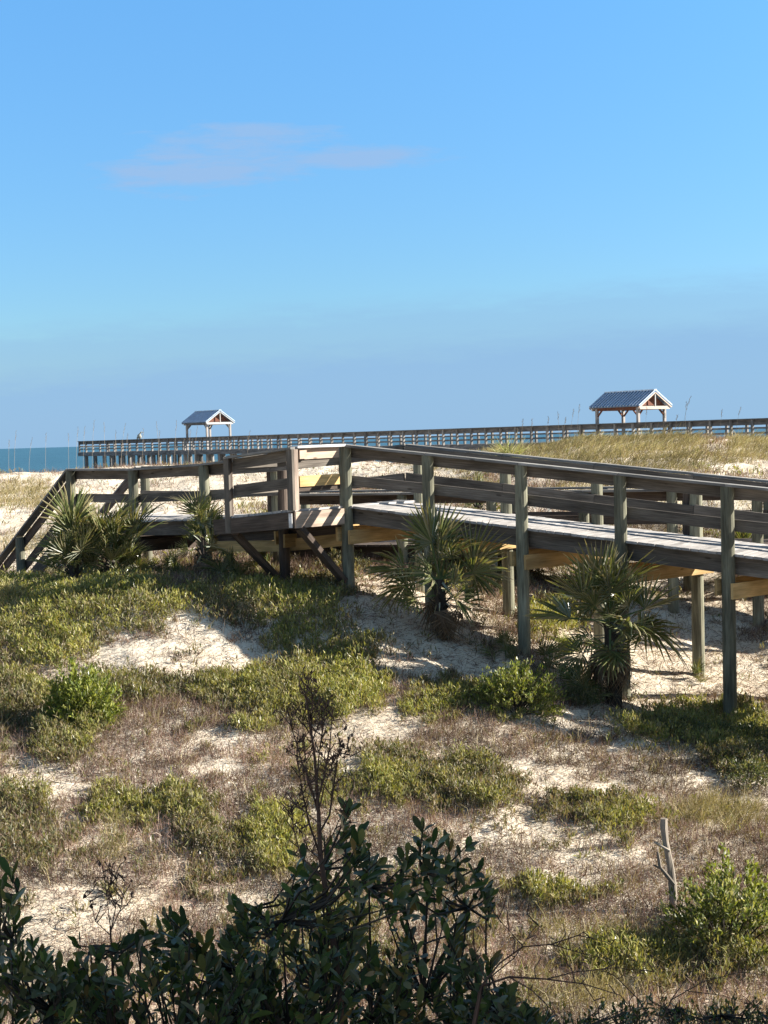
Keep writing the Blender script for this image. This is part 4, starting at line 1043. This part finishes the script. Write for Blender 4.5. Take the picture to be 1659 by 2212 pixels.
OL = [(130, 2075), (165, 1990), (200, 1965), (235, 2000), (290, 1960), (335, 1940), (380, 1915), (430, 1965), (470, 2000), (560, 2080)]
OL = [(a, b + 26) for a, b in OL]
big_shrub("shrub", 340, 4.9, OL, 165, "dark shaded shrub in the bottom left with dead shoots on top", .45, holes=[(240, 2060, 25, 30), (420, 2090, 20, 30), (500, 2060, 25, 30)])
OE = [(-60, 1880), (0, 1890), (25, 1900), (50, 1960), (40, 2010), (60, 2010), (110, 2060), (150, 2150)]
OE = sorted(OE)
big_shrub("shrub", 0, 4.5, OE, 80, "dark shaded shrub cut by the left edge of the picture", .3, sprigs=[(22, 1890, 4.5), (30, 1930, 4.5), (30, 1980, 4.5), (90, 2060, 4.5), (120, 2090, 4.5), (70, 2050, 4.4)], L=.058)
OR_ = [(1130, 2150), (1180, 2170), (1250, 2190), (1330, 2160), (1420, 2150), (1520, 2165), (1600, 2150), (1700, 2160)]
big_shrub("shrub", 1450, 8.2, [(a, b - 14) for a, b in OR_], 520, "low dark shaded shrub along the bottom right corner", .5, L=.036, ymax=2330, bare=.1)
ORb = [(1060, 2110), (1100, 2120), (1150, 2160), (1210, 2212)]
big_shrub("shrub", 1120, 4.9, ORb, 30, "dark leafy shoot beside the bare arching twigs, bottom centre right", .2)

# dead stalk with wiry twigs
root = P(745, 2290, 4.95); root = Vector((root.x, root.y, EYE - 5.3))
ds = empty("dead_stalk", tuple(root)); tag(ds, "tall dead brown weed stalk with wiry seed twigs rising above the dark shrub", "dead plant")
m = MB(); D5 = 4.95
path = [(745, 2290), (735, 2150), (715, 2000), (692, 1850), (688, 1760), (684, 1690), (678, 1620), (668, 1560), (662, 1500)]
pw = [P(a, b, D5) for a, b in path]
m.tube([tuple(root - root)] + [tuple(p - root) for p in pw], [.016] + [.013, .012, .0105, .009, .007, .0055, .0045, .0035, .0015], 7, cap=False)
m.build("stalk", W_DEAD, ds, origin=(0, 0, 0))
def twig(pts, r0, seeds=True, n_sub=7, d=D5):
    mm = MB(); w = [P(a, b, d + random.uniform(-.03, .03)) - root for a, b in pts]
    # resample smooth
    rs = [r0 * (1 - .75 * k / (len(w) - 1)) for k in range(len(w))]
    mm.tube([tuple(p) for p in w], rs, 5, cap=False)
    for k in range(n_sub):
        t = random.uniform(.25, 1) * (len(w) - 1.001); i = int(t); q = w[i].lerp(w[i + 1], t - i)
        a = q; mid = q + Vector((random.uniform(-.035, .035), random.uniform(-.02, .02), random.uniform(.0, .05))); e = mid + Vector((random.uniform(-.03, .03), 0, random.uniform(-.03, .04)))
        mm.tube([tuple(a), tuple(mid), tuple(e)], [.0026, .0020, .0014], 3, cap=False)
        if seeds:
            for s in range(2):
                c = e + Vector((random.uniform(-.01, .01), random.uniform(-.01, .01), random.uniform(-.012, .012))); v1 = Vector((random.uniform(-1, 1), random.uniform(-1, 1), random.uniform(-1, 1))).normalized() * random.uniform(.003, .006); v2 = Vector((random.uniform(-1, 1), random.uniform(-1, 1), 1)).normalized() * random.uniform(.006, .013)
                mm.poly([c - v1, c - v2, c + v1, c + v2])
    mm.build("twig", W_DEAD, ds, origin=(0, 0, 0))
for pts, r, n in [([(688, 1760), (672, 1700), (650, 1640), (632, 1580), (625, 1555)], .004, 16), ([(686, 1730), (700, 1680), (712, 1620), (716, 1560), (718, 1530)], .004, 14), ([(684, 1690), (690, 1620), (700, 1560), (706, 1545)], .003, 14),
                  ([(690, 1800), (712, 1760), (722, 1690), (728, 1640), (740, 1615), (752, 1618), (758, 1640)], .004, 16), ([(692, 1850), (668, 1780), (655, 1720), (648, 1680), (640, 1620)], .0045, 16), ([(676, 1610), (672, 1560), (676, 1520), (672, 1480)], .003, 12),
                  ([(686, 1740), (664, 1690), (660, 1640), (652, 1600)], .003, 14), ([(692, 1850), (720, 1800), (738, 1760), (748, 1740)], .003, 8), ([(690, 1780), (655, 1750), (640, 1740), (628, 1760)], .0025, 10), ([(672, 1590), (655, 1560), (648, 1530)], .0025, 8), ([(675, 1600), (690, 1560), (686, 1520)], .0025, 8),
                  ([(688, 1755), (700, 1700), (716, 1660), (720, 1630)], .003, 14), ([(700, 1900), (650, 1850), (634, 1790), (630, 1740)], .0035, 12), ([(695, 1860), (660, 1830), (650, 1790)], .0025, 8), ([(662, 1530), (660, 1500), (668, 1470)], .002, 8)]:
    twig(pts, r, True, n)
# bare arching twigs, bottom right
root = P(1010, 2290, 4.7); root = Vector((root.x, root.y, EYE - 5.3))
ds = empty("bare_twigs", tuple(root)); tag(ds, "bare arching leafless twigs reaching right from the dark shrub", "bare shrub")
m = MB(); p0 = P(1010, 2290, 4.7); m.tube([(0, 0, 0), tuple(p0.lerp(root, .5) - root + Vector((.04, 0, 0))), tuple(p0 - root), tuple(P(1040, 2130, 4.7) - root)], [.014, .012, .009, .007], 6, cap=False); m.build("stalk", W_DEAD, ds, origin=(0, 0, 0))
for pts, r, n in [([(1040, 2130), (1080, 2080), (1130, 2045), (1190, 2040), (1260, 2060), (1330, 2075)], .0035, 5), ([(1040, 2130), (1100, 2110), (1180, 2115), (1260, 2125), (1340, 2150), (1380, 2200)], .004, 6), ([(1100, 2110), (1150, 2140), (1200, 2190), (1220, 2230)], .003, 4),
                  ([(1130, 2045), (1100, 2010), (1075, 1985)], .002, 3), ([(1190, 2040), (1250, 2020), (1310, 2035), (1380, 2080)], .0025, 4), ([(1050, 2120), (1030, 2070), (1020, 2020)], .0025, 4), ([(1060, 2110), (1110, 2070), (1150, 2010), (1170, 1990)], .0025, 4), ([(1180, 2115), (1240, 2100), (1330, 2090), (1420, 2100)], .0025, 5), ([(1260, 2125), (1290, 2170), (1300, 2230)], .0022, 3)]:
    twig(pts, r, False, n, 4.7)
root = P(1400, 2290, 7.6); root = Vector((root.x, root.y, EYE - 5.3))
ds = empty("bare_twigs", tuple(root)); tag(ds, "thin bare twigs arching over the dark shrub in the bottom right corner", "bare shrub")
m = MB(); m.tube([(0, 0, 0), tuple(P(1420, 2230, 7.6) - root)], [.012, .006], 6, cap=False); m.build("stalk", W_DEAD, ds, origin=(0, 0, 0))
for pts, r, n in [([(1420, 2230), (1450, 2160), (1520, 2120), (1600, 2100), (1680, 2110)], .004, 5), ([(1420, 2230), (1380, 2160), (1330, 2110), (1290, 2090)], .004, 5), ([(1450, 2160), (1500, 2090), (1570, 2050)], .003, 4), ([(1420, 2220), (1430, 2150), (1410, 2080)], .003, 4), ([(1480, 2140), (1560, 2150), (1650, 2180)], .003, 5), ([(1600, 2240), (1580, 2160), (1610, 2100), (1659, 2060)], .003, 5)]:
    twig(pts, r, False, n, 7.6)
# dead shoots of the left shrub
root = P(250, 2290, 4.8); root = Vector((root.x, root.y, EYE - 5.3))
ds = empty("dead_stalk", tuple(root)); tag(ds, "short dead reddish shoots with curled leaves standing on the bottom left shrub", "dead plant")
m = MB(); m.tube([(0, 0, 0), tuple(P(245, 2120, 4.8) - root), tuple(P(238, 2000, 4.8) - root)], [.01, .005, .003], 6, cap=False); m.build("stalk", W_DEAD, ds, origin=(0, 0, 0))
for pts in ([(238, 2000), (232, 1950), (226, 1900), (222, 1880)], [(240, 2010), (250, 1960), (252, 1900), (246, 1872)], [(240, 2010), (262, 1960), (270, 1900)], [(238, 2020), (206, 1990), (196, 1950), (180, 1935)]):
    twig(pts, .002, True, 8, 4.8)

# ------------------------------------------------------------------ unseen house added right of the viewpoint to shade the near shrubs
hs = empty("added_shade_house", (9.0, 0.0, EYE - 5.3)); tag(hs, "added unseen grey two storey house right of the viewpoint, placed to shade the near shrubs", "house")
hx0, hx1, hy0, hy1, hz0, hz1, hzr = 5.6, 14.0, -9.0, 9.3, EYE - 5.5, EYE + 3.1, EYE + 5.5
m = MB()
m.quad_box(Vector(((hx0 + hx1) / 2, (hy0 + hy1) / 2, (hz0 + hz1) / 2)), Vector(((hx1 - hx0) / 2, 0, 0)), Vector((0, (hy1 - hy0) / 2, 0)), Vector((0, 0, (hz1 - hz0) / 2)))
for y in (hy0, hy1): m.poly([(hx0, y, hz1), (hx1, y, hz1), ((hx0 + hx1) / 2, y, hzr)])
m.build("wall", M_SIDING, hs)
m = MB(); xm_ = (hx0 + hx1) / 2
for s, xa in ((1, hx0 - .4), (-1, hx1 + .4)):
    a = [Vector((xa, hy0 - .4, hz1 - .2)), Vector((xa, hy1 + .3, hz1 - .2)), Vector((xm_, hy1 + .3, hzr + .05)), Vector((xm_, hy0 - .4, hzr + .05))]
    m.poly(a); m.poly([p + Vector((0, 0, .15)) for p in reversed(a)])
m.build("roof", M_SHINGLE, hs)
for yy in (-6.5, -2.5, 1.5, 5.2):
    for zz in (EYE - 3.6, EYE - .4):
        m = MB(); m.quad_box(Vector((hx0 - .03, yy, zz)), Vector((0, .55, 0)), Vector((.03, 0, 0)), Vector((0, 0, .75))); w = m.build("window", M_WHITE, hs)
        m = MB(); m.quad_box(Vector((hx0 - .045, yy, zz)), Vector((0, .47, 0)), Vector((.03, 0, 0)), Vector((0, 0, .67))); o = m.build("pane", M_GLASS, None); o.data.transform(Matrix.Translation(-Vector(hs.location))); o.parent = w

# ------------------------------------------------------------------ light
SAZ, SEL = R(4), R(28)       # azimuth from +X towards +Y
sd = Vector((math.cos(SEL) * math.cos(SAZ), math.cos(SEL) * math.sin(SAZ), math.sin(SEL)))
sl = bpy.data.lights.new("sun", 'SUN'); sl.energy = 5.0; sl.angle = R(0.53); sl.color = (1.0, 0.94, 0.84)
so = bpy.data.objects.new("sun", sl); col.objects.link(so); so.rotation_euler = sd.to_track_quat('Z', 'Y').to_euler(); so.location = (0, 0, 40)

world = bpy.data.worlds.new("World"); scene.world = world; world.use_nodes = True
nt = world.node_tree; nt.nodes.clear(); L = nt.links
out = nt.nodes.new("ShaderNodeOutputWorld"); bg = nt.nodes.new("ShaderNodeBackground"); bg.inputs[1].default_value = 0.05
sky = nt.nodes.new("ShaderNodeTexSky"); sky.sky_type = 'NISHITA'; sky.sun_disc = False
sky.sun_elevation = SEL; sky.sun_rotation = math.atan2(sd.x, sd.y); sky.air_density = 1.0; sky.dust_density = 0.2; sky.ozone_density = 2.5; sky.altitude = 0
tc = nt.nodes.new("ShaderNodeTexCoord"); sep = nt.nodes.new("ShaderNodeSeparateXYZ"); L.new(tc.outputs['Generated'], sep.inputs[0])
def M_(op, a, b=None, clamp=False):
    n = nt.nodes.new("ShaderNodeMath"); n.operation = op; n.use_clamp = clamp
    for i, v in enumerate((a, b)):
        if v is None: continue
        if isinstance(v, (int, float)): n.inputs[i].default_value = v
        else: L.new(v, n.inputs[i])
    return n.outputs[0]
U = M_('DIVIDE', sep.outputs[0], sep.outputs[1]); V = M_('DIVIDE', sep.outputs[2], sep.outputs[1])   # direction slopes of the southern sky quarter
comb = nt.nodes.new("ShaderNodeCombineXYZ"); L.new(U, comb.inputs[0]); L.new(V, comb.inputs[1])
mpn = nt.nodes.new("ShaderNodeMapping"); mpn.inputs['Scale'].default_value = (14, 75, 1); mpn.inputs['Rotation'].default_value = (0, 0, -.05); L.new(comb.outputs[0], mpn.inputs[0])
nz = nt.nodes.new("ShaderNodeTexNoise"); nz.inputs['Scale'].default_value = 1.0; nz.inputs['Detail'].default_value = 9; nz.inputs['Roughness'].default_value = .68; L.new(mpn.outputs[0], nz.inputs['Vector'])
nzc = M_('SUBTRACT', nz.outputs[0], .5)
def uvpx(px, py):
    v = CR @ Vector(((px - 829.5) / F, -(py - 1106.0) / F, -1.0)); return v.x / v.y, v.z / v.y
def ell(px, py, rx, ry, edge, amp, rot=0.0):
    cu, cv = uvpx(px, py); du = M_('SUBTRACT', U, cu); dv = M_('SUBTRACT', V, cv)
    dv = M_('ADD', dv, M_('MULTIPLY', du, -rot))
    a = M_('POWER', M_('ABSOLUTE', M_('DIVIDE', du, rx / F)), 2.0); b = M_('POWER', M_('ABSOLUTE', M_('DIVIDE', dv, ry / F)), 2.0)
    r = M_('SUBTRACT', 1.0, M_('ADD', a, b)); r = M_('ADD', r, M_('MULTIPLY', nzc, edge))
    return M_('MULTIPLY', M_('MULTIPLY', r, .9, True), amp)
cl = ell(470, 352, 290, 62, 4.6, .85, .05)
cl = M_('MAXIMUM', cl, ell(740, 340, 300, 28, 4.4, .8, .0))
cl = M_('MAXIMUM', cl, ell(520, 300, 220, 36, 4.6, .75, -.03))
# low bank of thin cloud: below a slanting line
c0 = uvpx(0, 735); c1 = uvpx(1659, 605); sl_ = (c1[1] - c0[1]) / (c1[0] - c0[0])
ln = M_('ADD', M_('MULTIPLY', M_('SUBTRACT', U, c0[0]), sl_), c0[1]); dd = M_('SUBTRACT', ln, V)
dd = M_('ADD', dd, M_('MULTIPLY', nzc, .034))
bank = M_('MULTIPLY', M_('MULTIPLY', M_('ADD', dd, .012), 20.0, True), .85)
streak = M_('MULTIPLY', M_('MULTIPLY', M_('SUBTRACT', 1.0, M_('ABSOLUTE', M_('DIVIDE', M_('SUBTRACT', dd, .006), .011))), 1.0, True), .14)
cl2 = M_('ADD', bank, streak, True)
hs_ = nt.nodes.new("ShaderNodeHueSaturation"); hs_.inputs['Saturation'].default_value = 1.0; L.new(sky.outputs[0], hs_.inputs['Color'])
mixa = nt.nodes.new("ShaderNodeMix"); mixa.data_type = 'RGBA'; L.new(cl2, mixa.inputs[0]); 
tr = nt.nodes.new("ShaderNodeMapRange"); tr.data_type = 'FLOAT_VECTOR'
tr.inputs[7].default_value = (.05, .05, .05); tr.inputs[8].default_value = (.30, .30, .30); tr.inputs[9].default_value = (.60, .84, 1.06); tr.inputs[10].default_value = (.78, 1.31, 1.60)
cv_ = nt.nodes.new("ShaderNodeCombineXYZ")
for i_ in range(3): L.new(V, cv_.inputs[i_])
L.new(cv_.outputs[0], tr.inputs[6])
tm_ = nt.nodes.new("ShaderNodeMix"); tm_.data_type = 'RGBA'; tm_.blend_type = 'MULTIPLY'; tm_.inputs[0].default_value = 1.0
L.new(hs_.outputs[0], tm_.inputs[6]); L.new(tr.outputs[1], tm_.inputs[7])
# sky behind and above the viewpoint greyed and darkened to weaken the fill light
dim_mask = M_('MAXIMUM', M_('MULTIPLY', M_('SUBTRACT', .25, sep.outputs[1]), 4.0, True), M_('MULTIPLY', M_('SUBTRACT', V, .40), 3.0, True))
dim_sky = nt.nodes.new("ShaderNodeHueSaturation"); dim_sky.inputs['Saturation'].default_value = .30; dim_sky.inputs['Value'].default_value = .22; L.new(sky.outputs[0], dim_sky.inputs['Color'])
tv = nt.nodes.new("ShaderNodeMix"); tv.data_type = 'RGBA'; L.new(dim_mask, tv.inputs[0]); L.new(tm_.outputs[2], tv.inputs[6]); L.new(dim_sky.outputs[0], tv.inputs[7])
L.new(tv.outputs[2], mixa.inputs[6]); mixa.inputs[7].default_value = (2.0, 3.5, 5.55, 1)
mixb = nt.nodes.new("ShaderNodeMix"); mixb.data_type = 'RGBA'; L.new(cl, mixb.inputs[0]); L.new(mixa.outputs[2], mixb.inputs[6]); mixb.inputs[7].default_value = (2.35, 3.7, 5.8, 1)
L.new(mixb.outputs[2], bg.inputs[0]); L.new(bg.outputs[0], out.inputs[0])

scene.view_settings.view_transform = 'Standard'; scene.view_settings.look = 'None'; scene.view_settings.exposure = 1.52; scene.view_settings.gamma = 1.0
scene.view_settings.use_curve_mapping = False
scene.cycles.max_bounces = 6; scene.cycles.transparent_max_bounces = 4
try: scene.cycles.use_denoising = True
except Exception: pass
